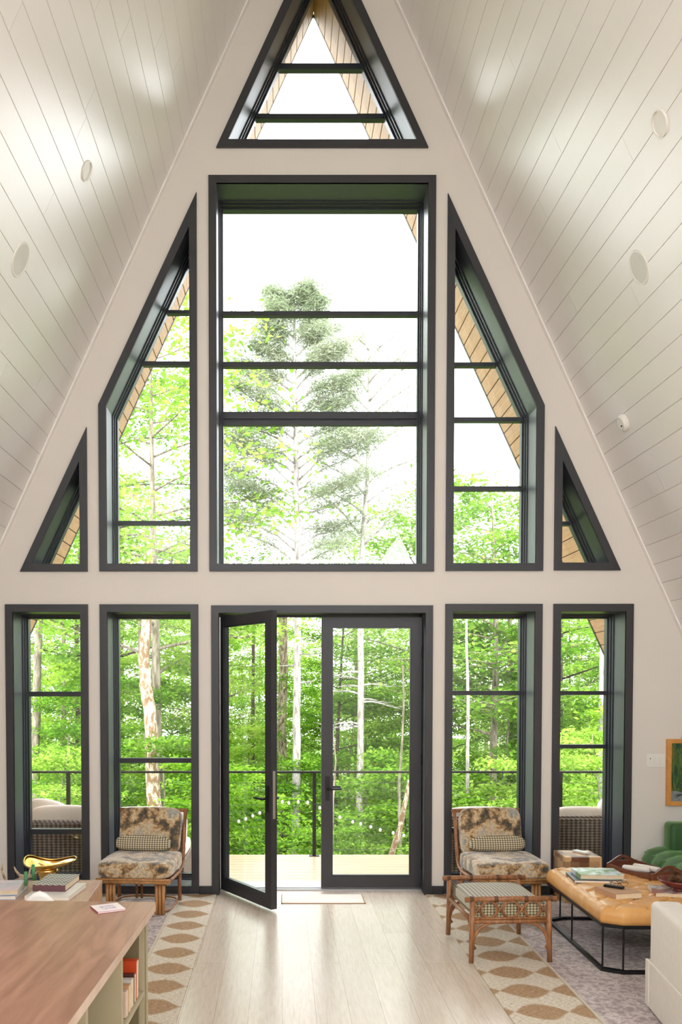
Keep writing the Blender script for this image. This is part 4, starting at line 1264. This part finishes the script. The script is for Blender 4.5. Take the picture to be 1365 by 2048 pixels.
p = F(1345, 1790, PZ)
book('red_brown_book', 'flat reddish book with a picture cover under the lacquer bowl', .30, .24, .030, (p.x + .035, p.y + .03, PZ), R(-12), cover_mat('picture_cover', srgb(150, 88, 74), srgb(196, 190, 186), 10), 'page')
BWL = Vector((p.x + .055, p.y + .02, PZ + .031))
t = thing('lacquer_bowl', 'wide red-brown footed bowl on the flat reddish book', 'bowl', BWL)
part('bowl_body', lathe(NB(), [(0, 0), (.05, 0), (.052, .008), (.045, .012), (.09, .028), (.128, .056), (.138, .072), (.132, .073), (.120, .058), (.08, .032), (0, .022)], seg=36), M['bowl'], t, True)
rnd = random.Random(4)
def pod_mesh():
    bm = NB()
    for k in range(46):
        f = k / 46; a = k * 2.399; r_ = .020 * math.sin(PI * (.12 + .8 * f)); z = -.022 + .05 * f
        d = Vector((math.cos(a), math.sin(a), .55)).normalized()
        base = Vector((math.cos(a) * r_ * .4, math.sin(a) * r_ * .4, z)); tip = base + d * (.010 + r_ * .75)
        sdv = d.cross(Vector((0, 0, 1))).normalized() * .006
        v = [bm.verts.new(q) for q in (base - sdv, base + sdv, tip + sdv * .8, tip + Vector((0, 0, .004)), tip - sdv * .8)]
        bm.faces.new(v)
    lathe(bm, [(0, -.022), (.010, -.012), (.011, .008), (.006, .024), (0, .03)], seg=8)
    me = bpy.data.meshes.new('seed_pod'); bm.to_mesh(me); bm.free(); me.materials.append(M['pod']); return me
pm = pod_mesh()
for k in range(11):
    o = bpy.data.objects.new('seed_pod', pm); link(o)
    a = k * 2.4; r_ = .022 + .058 * (k / 11) if k < 9 else .015
    o.location = BWL + Vector((math.cos(a) * r_, math.sin(a) * r_, .062 + (.018 if k >= 9 else .006 * (k % 2)) + (1 - r_ / .08) * .012))
    o.rotation_euler = (rnd.uniform(-1, 1), rnd.uniform(-1, 1), rnd.uniform(0, 6)); o.scale = (1.05,) * 3
    tag(o, 'dried brown seed pod heaped in the red-brown bowl', 'seed pod', 'dried seed pods in the lacquer bowl')

# ================================================================== WHITE SLIPCOVERED SOFA (its corner shows)
t = thing('slipcovered_armchair', 'cream linen slipcovered armchair cropped at the edge beside the leather table', 'armchair', (2.085, -2.72, RUGZ), R(-7))
def soft(bm, x0, x1, y0, y1, z0, z1, r=.03):
    bx(x0, x1, y0, y1, z0, z1, r, bm); return bm
b = NB(); box(b, (.085, -.42, .31), (.17, .84, .60), None, .035, 4)
part('arm', b, M['linen'], t, True, angle=50)
b = NB(); box(b, (.985, -.42, .31), (.17, .84, .60), None, .035, 4)
part('arm', b, M['linen'], t, True, angle=50)
b = NB(); box(b, (.535, -.40, .20), (.74, .78, .40), None, .02, 3); part('seat_base', b, M['linen'], t, True, angle=50)
part('seat_cushion', cushion(NB(), (.535, -.32, .46), (.73, .66, .14), n=8, p=6), M['linen'], t, True)
b = NB(); box(b, (.535, -.78, .45), (1.07, .18, .84), None, .05, 4); part('backrest', b, M['linen'], t, True, angle=50)
b = NB()
for (x0, x1, y0, y1) in ((-.012, .0, -.83, -.05), (-.012, .06, -.004, .010), (.10, 1.0, -.002, .010), (1.07, 1.082, -.83, -.05)):
    bx(x0, x1, y0, y1, .012, .27, .004, b)
bx(-.016, -.002, -.052, .012, .012, .272, .004, b)
part('skirt', b, M['linen'], t)
for x in (.05, 1.02):
    for y_ in (-.05, -.80): part('foot', bx(x - .02, x + .02, y_ - .02, y_ + .02, 0, .03), M['black'], t)

# ================================================================== GREEN VELVET SOFA
t = thing('velvet_sofa', 'green channel-tufted velvet sofa against the gable wall', 'sofa', (3.14, -0.06, RUGZ), 0)
b = NB()
for k in range(9):
    y1_ = -k * .20; y0_ = y1_ - .20
    # each channel rolls over the front edge and runs back across the seat
    sec = []
    path = [(0.02, .12), (.0, .22), (.01, .32), (.05, .385), (.13, .41), (.30, .412), (.62, .405)]
    m_ = 8
    gridv = []
    for j in range(m_ + 1):
        f = j / m_
        bulge = .022 * math.sin(PI * f) ** .6
        row = []
        for i, (px_, pz_) in enumerate(path):
            nxn = [-1, -1, -.9, -.6, -.2, 0, 0][i]; nzn = [0, 0, .3, .75, 1, 1, 1][i]
            row.append(b.verts.new((px_ + nxn * bulge, y0_ + .20 * f, pz_ + nzn * bulge)))
        gridv.append(row)
    for j in range(m_):
        for i in range(len(path) - 1): b.faces.new((gridv[j][i], gridv[j][i + 1], gridv[j + 1][i + 1], gridv[j + 1][i]))
bmesh.ops.remove_doubles(b, verts=b.verts[:], dist=.0005)
part('seat', b, M['velvet'], t, True)
part('seat_base', bx(.025, .68, -1.79, -.005, .10, .38, .01), M['velvet'], t)
b = NB(); box(b, (.43, -.10, .36), (.50, .17, .58), None, .04, 4)
part('arm', b, M['velvet'], t, True, angle=50)
b = NB(); box(b, (.43, -1.9, .36), (.50, .17, .58), None, .04, 4)
part('arm', b, M['velvet'], t, True, angle=50)
b = NB()
for k in range(9): cushion(b, (.60, -.10 - k * .2, .52), (.13, .20, .34), n=4, p=5)
part('backrest', b, M['velvet'], t, True)
for x in (.08, .6):
    for y_ in (-.08, -1.9): part('foot', tube(NB(), [(x, y_, 0), (x, y_, .12)], [.014, .022], 8), M['tray'], t)

# ================================================================== DECK OUTSIDE
DZ = -0.18; DY = 2.65
bm = NB()
yy = THK + .03
while yy < DY + .02:
    bx(-5.5, 6.2, yy, yy + .135, DZ - .03, DZ, .003, bm); yy += .141
o = struct('deck_floor', bm, M['deck'], label='wooden deck boards outside the gable wall', cat='deck')
part('rim_joist', bx(-5.5, 6.2, DY + .02, DY + .06, DZ - .25, DZ - .002, bm=NB()), M['deck'], o)
t = thing('deck_railing', 'black metal railing with thin steel cables along the deck edge', 'railing', (0, DY, DZ))
RH = .827 - DZ
part('top_rail', bx(-5.4, 6.1, -.022, .022, RH - .018, RH + .006, .003), M['black'], t)
for x in (-5.3, -2.54, .38, 3.3, 6.0):
    part('post', bx(x - .021, x + .021, -.021, .021, 0, RH - .018), M['black'], t)
    part('post_foot', bx(x - .06, x + .06, -.04, .04, 0, .008), M['black'], t)
for k in range(10):
    z = .08 + k * .088
    part('cable', tube(NB(), [(-5.3, 0, z), (6.0, 0, z)], .0016, 6), M['cable'], t)
# string of bulbs swagged in front of the railing
bulbs = [(478, 1643), (492, 1638), (506, 1632), (520, 1626), (541, 1614), (565, 1604), (578, 1606), (597, 1604), (616, 1605), (640, 1616), (662, 1628), (680, 1635), (706, 1644), (722, 1648), (742, 1654), (761, 1660), (787, 1666), (808, 1671)]
YL = DY - .06
t = thing('string_lights', 'string of small clear bulbs swagged along the deck railing', 'string lights', (0, YL, DZ))
pts = [U(x, y - 3, YL) - Vector((0, YL, DZ)) for x, y in [(400, 1662)] + bulbs + [(905, 1690)]]
part('wire', tube(NB(), pts, .0022, 6), M['cable'], t, True)
for x, y in bulbs:
    q_ = U(x, y, YL) - Vector((0, YL, DZ))
    part('bulb', lathe(NB(), [(0, -.022), (.013, -.016), (.018, 0), (.014, .013), (.007, .021), (0, .023)], q_, 10), M['bulb'], t, True)

# wicker seats on the deck
def wicker_sofa(label, x0, x1, y0, hback, flip=False):
    t = thing('wicker_sofa', label, 'outdoor sofa', (x0, y0, DZ))
    w_ = x1 - x0
    b = NB(); box(b, (w_ / 2, .05, hback / 2 + .01), (w_, .10, hback - .02), None, .012, 2); part('backrest', b, M['wicker'], t)
    b = tube(NB(), [(-.01, .05, hback - .01), (w_ + .01, .05, hback - .01)], .034, 12); part('back_roll', b, M['wicker'], t, True)
    b = NB(); box(b, (w_ / 2, .45, .17), (w_, .75, .30), None, .012, 2); part('seat_base', b, M['wicker'], t)
    return t, w_
def wc(px, Y): return U(px, 1640, Y).x
YS = .72
hb = U(100, 1646, YS).z - DZ
x0 = -3.3; x1 = -0.95
t, w_ = wicker_sofa('dark wicker outdoor sofa behind the far-left window and left chair', x0, x1, YS, hb)
for k in range(3):
    part('seat_cushion', cushion(NB(), (w_ / 6 + w_ / 3 * k, .47, .385), (w_ / 3 - .01, .74, .14), n=8, p=6), M['outdoor_cushion'], t, True)
def out_pillow(label, px, py, Y, s, tilt, roll=0, p=4.5):
    q_ = U(px, py, Y)
    o = part('outdoor_pillow', cushion(NB(), (0, 0, 0), s, n=10, p=p, puff=.1), M['outdoor_cushion'], None, True)
    o.location = q_; o.rotation_euler = (R(tilt), R(roll), 0); tag(o, label, 'cushion')
    return o
out_pillow('pale grey back cushion resting along the far-left wicker sofa back', 128, 1640, 1.0, (.66, .16, .30), -14)
out_pillow('white cushion peaking behind the pale grey cushion on the left wicker sofa', 92, 1640, 1.17, (.42, .16, .42), -12, 12)
out_pillow('long white back cushion behind the left rattan chair', 288, 1659, 0.97, (.86, .16, .46), -14)
x0 = 1.45; x1 = 3.5
hb2 = U(1170, 1637, YS).z - DZ
t, w_ = wicker_sofa('dark wicker outdoor sofa behind the two right-hand windows', x0, x1, YS, hb2)
for k in range(3):
    part('seat_cushion', cushion(NB(), (w_ / 6 + w_ / 3 * k, .47, .385), (w_ / 3 - .01, .74, .14), n=8, p=6), M['outdoor_cushion'], t, True)
out_pillow('white back cushion above the wicker behind the right rattan chair', 960, 1655, 0.98, (.78, .16, .42), -14)
out_pillow('white back cushion above the wicker in the window by the light switch', 1160, 1655, 0.98, (.66, .16, .42), -12)
out_pillow('small white pillow standing up at the end of the right wicker sofa', 1222, 1640, 0.99, (.24, .17, .44), -10)

# ================================================================== THE WOODS
def gz(x, y):
    """height of the sloping ground beyond the deck"""
    return -2.1 - .045 * max(0, y - 2.5) - .35 * math.sin(x * .21 + 1) * .5 + .3 * noise.noise(Vector((x * .15, y * .15, 0))) + max(0, y - 26) * .05
bm = NB()
NX, NY = 60, 60
gv = [[None] * (NY + 1) for _ in range(NX + 1)]
for i in range(NX + 1):
    for j in range(NY + 1):
        x = -34 + 78 * i / NX; y = -3 + 73 * (j / NY) ** 1.3
        gv[i][j] = bm.verts.new((x, y, gz(x, y)))
for i in range(NX):
    for j in range(NY): bm.faces.new((gv[i][j], gv[i + 1][j], gv[i + 1][j + 1], gv[i][j + 1]))
struct('ground', bm, M['soil'], True, label='green forest floor sloping away below the deck', cat='ground')

def leaves_mesh(name, centers, nper, spread, size, seed, tilt=.5, mat=None, elong=1.9):
    """a mesh of pointed leaf blades around the given centres"""
    rg = np.random.default_rng(seed)
    C_ = np.repeat(np.asarray(centers, float), nper, axis=0)
    n = len(C_)
    off = rg.normal(size=(n, 3)) * np.asarray(spread)
    P = C_ + off
    az = rg.uniform(0, 2 * PI, n)
    nrm = np.stack([rg.normal(0, tilt, n), rg.normal(0, tilt, n), np.ones(n)], 1); nrm /= np.linalg.norm(nrm, axis=1, keepdims=True)
    d = np.stack([np.cos(az), np.sin(az), np.zeros(n)], 1)
    d -= nrm * (d * nrm).sum(1, keepdims=True); d /= np.linalg.norm(d, axis=1, keepdims=True)
    s = np.cross(nrm, d)
    L = size * rg.uniform(.65, 1.3, n)[:, None]
    Wd = L / elong
    v = np.stack([P - d * L * .5, P + s * Wd * .5 - nrm * L * .04, P + d * L * .5 - nrm * L * .18, P - s * Wd * .5 - nrm * L * .04], 1).reshape(-1, 3)
    me = bpy.data.meshes.new(name)
    me.vertices.add(n * 4); me.vertices.foreach_set('co', v.astype(np.float32).ravel())
    me.loops.add(n * 4); me.loops.foreach_set('vertex_index', np.arange(n * 4, dtype=np.int32))
    me.polygons.add(n); me.polygons.foreach_set('loop_start', np.arange(0, n * 4, 4, dtype=np.int32)); me.polygons.foreach_set('loop_total', np.full(n, 4, dtype=np.int32))
    me.update(calc_edges=True)
    if mat: me.materials.append(mat)
    return me
def branchy(seed, H, base, Rad, nb, r0, lean=0.0, rise=.35, shape='round', wob=.12):
    """trunk with limbs; returns bmesh and points along the outer limbs"""
    rnd = random.Random(seed)
    bm = NB(); tips = []
    pts = []; n = 14
    ph = rnd.uniform(0, 6)
    for i in range(n + 1):
        f = i / n
        pts.append(Vector((math.sin(f * 4 + ph) * wob * f + lean * f * H, math.cos(f * 3.3 + ph) * wob * f, H * f)))
    tube(bm, pts, [r0 * (1 - .85 * (i / n) ** 1.1) for i in range(n + 1)], 8)
    for k in range(nb):
        f = base / H + (1 - base / H) * (k + rnd.uniform(0, .8)) / nb
        f = min(f, .985)
        i = min(n - 1, int(f * n)); p0 = pts[i].lerp(pts[i + 1], f * n - i)
        g = (f - base / H) / (1 - base / H)
        if shape == 'round': ln = Rad * (.55 + .65 * math.sin(PI * min(1, g * .9 + .12)))
        elif shape == 'cone': ln = Rad * (1.05 - .8 * g)
        else: ln = Rad * rnd.uniform(.6, 1)
        ln *= rnd.uniform(.75, 1.15)
        a = k * 2.39996 + rnd.uniform(-.4, .4)
        d = Vector((math.cos(a), math.sin(a), rise * rnd.uniform(.4, 1.3)))
        q0 = p0; seg = 5; lp = [p0]
        for j in range(1, seg + 1):
            fj = j / seg
            bend = Vector((rnd.uniform(-.12, .12), rnd.uniform(-.12, .12), rnd.uniform(-.05, .08))) * ln * .5
            lp.append(p0 + d * ln * fj + bend * fj + Vector((0, 0, -.12 * ln * fj ** 2)))
        rb = max(.008, r0 * .32 * (1 - .6 * g))
        tube(bm, lp, [rb * (1 - .8 * j / seg) for j in range(seg + 1)], 5)
        for j in range(2, seg + 1):
            tips.append(lp[j])
            sd = Vector((-d.y, d.x, .1)).normalized()
            for s_ in (-1, 1):
                e_ = lp[j] + (sd * s_ + d * .5).normalized() * ln * rnd.uniform(.18, .38)
                if rnd.random() < .8:
                    tube(bm, [lp[j], lp[j].lerp(e_, .5) + Vector((0, 0, .03)), e_], [rb * .35, rb * .25, rb * .1], 4)
                tips.append(e_); tips.append(lp[j].lerp(e_, .55))
    return bm, tips
def tree_proto(seed, H, base, Rad, nb, r0, nper, spread, size, barkm, leafm, **kw):
    bm, tips = branchy(seed, H, base, Rad, nb, r0, **kw)
    me = bpy.data.meshes.new('trunk'); bmesh.ops.recalc_face_normals(bm, faces=bm.faces[:]); bm.to_mesh(me); bm.free(); me.materials.append(barkm)
    me.polygons.foreach_set('use_smooth', [True] * len(me.polygons))
    lm = leaves_mesh('crown', [tuple(t) for t in tips], nper, spread, size, seed, mat=leafm)
    return me, lm
def plant(name, label, cat, loc, rz, scale, proto, group=None, lean=0.0):
    t = thing(name, label, cat, loc, rz, group)
    t.scale = scale if hasattr(scale, '__len__') else (scale,) * 3
    t.rotation_euler = (0, lean, rz)
    a = bpy.data.objects.new('trunk', proto[0]); link(a); a.parent = t
    c = bpy.data.objects.new('crown', proto[1]); link(c); c.parent = t
    return t
LS = .13
PR = [
 tree_proto(11, 11.5, 3.2, 2.7, 26, .13, 26, (.30, .30, .12), LS, M['bark_grey'], M['leaf']),
 tree_proto(12, 13.0, 4.5, 2.9, 26, .15, 26, (.32, .32, .13), LS, M['bark_dark'], M['leaf_deep']),
 tree_proto(13, 9.5, 1.6, 2.4, 28, .09, 24, (.28, .28, .10), LS, M['bark_grey'], M['leaf_lime']),
 tree_proto(14, 12.0, 2.2, 2.6, 30, .11, 24, (.30, .30, .12), LS, M['bark_dark'], M['leaf']),
]
SAP = [
 tree_proto(21, 4.6, .4, 1.5, 26, .035, 22, (.20, .20, .07), .12, M['bark_grey'], M['leaf_lime'], wob=.2),
 tree_proto(22, 3.4, .3, 1.4, 24, .03, 22, (.20, .20, .07), .12, M['bark_dark'], M['leaf'], wob=.2),
 tree_proto(23, 5.8, .8, 1.6, 26, .04, 22, (.22, .22, .08), .12, M['bark_grey'], M['leaf'], wob=.25),
]
WIN = [('the far-left tall window', 60, 165), ('the window behind the left chair', 236, 384), ('the open doorway', 455, 640), ('the closed glass door leaf', 640, 830), ('the window behind the right chair', 903, 1045), ('the window beside the switch plate', 1118, 1216)]
def where(x, y):
    px = PPX + CAM_F * x / (y + CAM_D)
    best = min(WIN, key=lambda w_: 0 if w_[1] <= px <= w_[2] else min(abs(px - w_[1]), abs(px - w_[2])))
    return best[0], px
rnd = random.Random(77)
kinds = ['broad maple', 'dark-trunked tree', 'lime-green tree', 'slender dense tree']
# rows of trees behind one another
for ri, (Y, stepx, desc) in enumerate([(13, 4.2, 'nearest row'), (17.5, 3.5, 'second row'), (23, 3.6, 'mid woods'), (30, 4.0, 'far back'), (38, 4.6, 'rearmost row')]):
    xl = -.36 * (Y + CAM_D); xr = .50 * (Y + CAM_D)
    x = xl + rnd.uniform(0, stepx)
    while x < xr:
        y = Y + rnd.uniform(-1.6, 1.6)
        wn, px = where(x, y)
        ki = rnd.choice([0, 1, 2, 3, 3, 0])
        # leave the sky open behind the tall pines in the middle
        mid = 395 < px < 905
        sc_ = rnd.uniform(.82, 1.02)
        if ri < 2 and mid: sc_ *= .60
        elif mid: sc_ *= .85
        elif px >= 905: sc_ *= .74 if ri < 2 else .95
        elif px < 420: sc_ *= 1.08
        side = 'far' if y > 25 else 'near'
        lb = '%s, %s, seen in %s' % (kinds[ki], desc, wn)
        plant('forest_tree', lb, 'tree', (x, y, gz(x, y) - .1), rnd.uniform(0, 6.3), (sc_, sc_, sc_ * rnd.uniform(.95, 1.08)), PR[ki], lb, rnd.uniform(-.03, .03))
        x += stepx * rnd.uniform(.75, 1.25)
for ri, (Y, stepx, desc) in enumerate([(6.0, 2.1, 'close to the deck'), (9.0, 2.3, 'just beyond the deck'), (12.5, 2.6, 'before the deeper woods'), (18, 3.4, 'among the trunks'), (26, 4.6, 'deep in the woods')]):
    xl = -.35 * (Y + CAM_D); xr = .48 * (Y + CAM_D)
    x = xl + rnd.uniform(0, stepx)
    while x < xr:
        y = Y + rnd.uniform(-1, 1)
        wn, px = where(x, y)
        ki = rnd.randrange(3)
        sc_ = rnd.uniform(.75, 1.1) * (.62 if Y < 7 else .85 if Y < 10 else 1)
        lb = '%s sapling %s, in %s' % (['lime-green', 'mid-green', 'tall thin'][ki], desc, wn)
        plant('leafy_sapling', lb, 'sapling', (x, y, gz(x, y) - .05), rnd.uniform(0, 6.3), sc_, SAP[ki], lb, rnd.uniform(-.1, .1))
        x += stepx * rnd.uniform(.75, 1.25)
# low growth nobody could count
rg = np.random.default_rng(5)
N_ = 5200
yy = 3.4 + 30 * rg.random(N_) ** 1.25; xx = (-.40 + .95 * rg.random(N_)) * (yy + CAM_D)
cent = [(x, y, gz(x, y) + .12 + .5 * rg.random() ** 2 + (.25 if rg.random() < .3 else 0)) for x, y in zip(xx, yy)]
o = part('undergrowth', leaves_mesh('undergrowth', cent, 16, (.17, .17, .09), .12, 6, .45), M['leaf'])
tag(o, 'green low leafy undergrowth covering the forest floor', 'undergrowth', None, 'stuff')

# --- trunks one can pick out, each built along its line in the photo
def px_trunk(name, label, Y, pix, widths, mat, branches=(), cat='tree'):
    """trunk through measured points at distance Y, carried down to the ground"""
    P = [U(x, y, Y) for x, y in pix]
    g = gz(P[-1].x, Y)
    base = Vector((P[-1].x, Y, g - .1))
    t = thing(name, label, cat, base)
    P = P + [base]
    sc_px = (Y + CAM_D) / CAM_F
    rad = [w_ * sc_px / 2 for w_ in widths] + [widths[-1] * sc_px / 2 * 1.15]
    # refine
    Q = []; Rr = []
    rn = random.Random(len(label))
    for (a, b_, ra, rb) in zip(P, P[1:], rad, rad[1:]):
        for k in range(5):
            Q.append(a.lerp(b_, k / 5) + Vector((rn.uniform(-1, 1), rn.uniform(-1, 1), 0)) * ra * .12 - base); Rr.append(ra + (rb - ra) * k / 5)
    Q.append(P[-1] - base); Rr.append(rad[-1])
    part('trunk', tube(NB(), Q, Rr, 12), mat, t, True)
    return t, base
def pine(label, Y, pix, widths, mat, bspec, seed, nd=1.0):
    t, base = px_trunk('tall_pine', label, Y, pix, widths, mat)
    rn = random.Random(seed)
    sc_px = (Y + CAM_D) / CAM_F
    cents = []
    def trunk_at(py):
        for (x0, y0), (x1, y1) in zip(pix, pix[1:]):
            if y0 <= py <= y1: return x0 + (x1 - x0) * (py - y0) / (y1 - y0)
        return pix[-1][0]
    for (py, side, ln, up, dense) in bspec:
        p0 = U(trunk_at(py), py, Y) - base
        for rep in range(1):
            yaw = rn.uniform(-.7, .7)
            L = ln * sc_px
            d = Vector((side * math.cos(yaw), math.sin(yaw), up))
            lp = [p0 + d * L * f + Vector((rn.uniform(-.03, .03), rn.uniform(-.03, .03), .06 * math.sin(f * 5))) * L + Vector((0, 0, .10 * L * f * f)) for f in [i / 7 for i in range(8)]]
            b_ = tube(NB(), lp, [max(.004, .026 * (1 - .85 * i / 7)) for i in range(8)], 6)
            sd = Vector((-d.y, d.x, 0)).normalized()
            for j in range(2, 8):
                for s_ in (-1, 1):
                    if rn.random() < .85:
                        e_ = lp[j] + (d * .7 + sd * s_ * rn.uniform(.3, .9) + Vector((0, 0, rn.uniform(-.15, .35)))).normalized() * L * rn.uniform(.14, .30)
                        tube(b_, [lp[j], lp[j].lerp(e_, .5), e_], [.006, .005, .003], 4)
                        for q_ in range(int(5 * dense)): cents.append(lp[j].lerp(e_, rn.uniform(.3, 1.1)))
                if dense > .3: 
                    for q_ in range(int(2 * dense)): cents.append(lp[j] + Vector((rn.uniform(-.1, .1), rn.uniform(-.1, .1), .03)))
            part('branch', b_, mat, t, True)
    if cents:
        me = leaves_mesh('needles', [tuple(c) for c in cents], int(14 * nd), (.12, .12, .07), .13, seed, 1.2, M['needle'], elong=9.0)
        part('needles', me, None, t)
    return t
bs1 = []
rn = random.Random(3)
py = 600
while py < 1150:
    f = (py - 600) / 550
    ln = 42 + 140 * min(1, f * 1.15)
    side = -1 if len(bs1) % 2 else 1
    bs1.append((py, side, ln * rn.uniform(.75, 1.15) * (1 if side < 0 or f < .75 else .8), rn.uniform(.25, .75), 1.1 if f < .9 else .7))
    py += rn.uniform(8, 14)
for yv, sd_ in ((1280, 1), (1310, 1), (1335, -1), (1370, 1)): bs1.append((yv, sd_, 38, rn.uniform(-.1, .3), 0))
YP = 9.5
pine('tall pale-barked pine rising through the open doorway and large window', YP, [(588, 560), (590, 700), (592, 850), (593, 1000), (596, 1120), (595, 1240), (594, 1450), (592, 1600), (591, 1712)], [3, 6, 9, 12, 13, 14, 15, 17, 18], M['bark_pale'], bs1, 31, 1.4)
bs2 = []
py = 700
while py < 1110:
    f = (py - 700) / 410
    side = 1 if len(bs2) % 2 else -1
    bs2.append((py, side, (50 + 75 * min(1, f * 1.8)) * rn.uniform(.7, 1.1), rn.uniform(.35, .95), .55 if f < .7 else .35))
    py += rn.uniform(16, 26)
for yv, sd_ in ((1345, -1), (1360, -1), (1372, 1), (1390, -1), (1400, 1), (1450, -1), (1455, -1), (1375, -1), (1405, 1)): bs2.append((yv, sd_, rn.uniform(45, 85), rn.uniform(-.25, .25), 0))
pine('tall thin pine behind the closed glass door leaf with bare low twigs', YP + .8, [(738, 690), (737, 850), (735, 960), (727, 1060), (724, 1130), (722, 1240), (722, 1450), (720, 1600), (718, 1712)], [3, 6, 8, 10, 12, 12, 13, 14, 15], M['bark_pale'], bs2, 32, .8)
px_trunk('brown_pine', 'brown scaly pine trunk just left of the pale one in the doorway', 12.0, [(566, 1180), (566, 1240), (567, 1350), (564, 1450), (567, 1560), (568, 1700)], [14, 17, 18, 17, 17, 18], M['bark_pine'])
px_trunk('slim_tree', 'slim dark trunk seen through the open door leaf glass', 16.0, [(508, 1185), (507, 1300), (506, 1450), (506, 1700)], [6, 7, 8, 9], M['bark_dark'])
px_trunk('mottled_tree', 'thick mottled tan trunk behind the left rattan chair', 8.0, [(296, 1100), (294, 1240), (288, 1330), (292, 1370), (302, 1440), (306, 1560), (312, 1700)], [18, 20, 22, 25, 25, 28, 31], M['bark_tan'])
px_trunk('slim_tree', 'grey trunk leaning beside the thick mottled one', 10.0, [(280, 1200), (281, 1320), (292, 1450), (298, 1560), (304, 1700)], [8, 9, 11, 14, 15], M['bark_grey'])
px_trunk('slim_tree', 'grey trunk in the far-left window, widest there', 10.5, [(80, 1150), (78, 1240), (74, 1350), (72, 1480), (70, 1640)], [14, 15, 16, 17, 18], M['bark_grey'])
px_trunk('slim_tree', 'grey trunk in the far-left window, middle of three', 13.0, [(126, 1150), (127, 1240), (127, 1380), (128, 1640)], [8, 9, 10, 11], M['bark_grey'])
px_trunk('slim_tree', 'dark trunk in the far-left window, nearest the bright reflection', 13.5, [(150, 1150), (153, 1240), (155, 1380), (156, 1640)], [8, 9, 9, 10], M['bark_dark'])
px_trunk('slim_tree', 'thin white trunk behind the right rattan chair', 8.5, [(933, 1180), (934, 1300), (937, 1400), (936, 1500), (935, 1700)], [4, 5, 6, 7, 8], M['bark_pale'])
px_trunk('slim_tree', 'grey trunk high in the window behind the right rattan chair', 13.0, [(1018, 1100), (1020, 1240), (1024, 1400), (1020, 1640)], [8, 9, 10, 11], M['bark_grey'])
px_trunk('slim_tree', 'pinkish trunk low at the edge of the window behind the right chair', 14.0, [(1036, 1250), (1033, 1400), (1028, 1640)], [7, 8, 9], M['bark_pale'])
px_trunk('slim_tree', 'pale pinkish trunk at the inner edge of the window by the switch plate', 9.0, [(1206, 1200), (1206, 1310), (1204, 1450), (1205, 1640)], [10, 12, 13, 15], M['bark_pale'])
px_trunk('slim_tree', 'thin winding pale sapling trunk seen in the closed door glass', 7.0, [(806, 1330), (808, 1400), (805, 1480), (799, 1560), (799, 1640), (802, 1705)], [3, 4, 4, 5, 6, 6], M['bark_grey'])
px_trunk('slim_tree', 'thin grey stem near the left edge of the closed door glass', 7.5, [(664, 1440), (672, 1520), (667, 1600), (666, 1712)], [2, 3, 4, 4], M['bark_grey'])
t, base_ = px_trunk('fallen_branch', 'stout leaning mossy branch low in the closed door glass', 6.5, [(820, 1560), (812, 1600), (800, 1660), (784, 1708)], [7, 9, 11, 13], M['bark_tan'], cat='branch')

# leafy tree filling the slanted window on the left, and others of the upper windows
BIG = tree_proto(41, 11.0, 4.4, 2.3, 30, .12, 17, (.26, .26, .12), .14, M['bark_grey'], M['leaf'])
p = U(322, 1300, 9.0)
plant('tall_maple', 'tall green maple filling the slanted window left of the picture window', 'tree', (p.x - .1, 9.0, gz(p.x, 9) - .1), 1.0, (1, 1, 1.02), BIG)
p = U(985, 1300, 11.0)
plant('tall_maple', 'shorter green maple low in the slanted window right of the picture window', 'tree', (p.x, 11.0, gz(p.x, 11) - .1), 2.3, (.95, .95, .80), BIG)
p = U(405, 1300, 10.5)
plant('tall_maple', 'green maple showing at the left border of the large picture window', 'tree', (p.x, 10.5, gz(p.x, 10.5) - .1), 3.3, (.55, .55, .66), BIG)
p = U(835, 1300, 13.0)
plant('tall_maple', 'yellow-green maple low at the right border of the picture window', 'tree', (p.x, 13.0, gz(p.x, 13) - .1), 4.0, (.95, .95, .82), BIG)
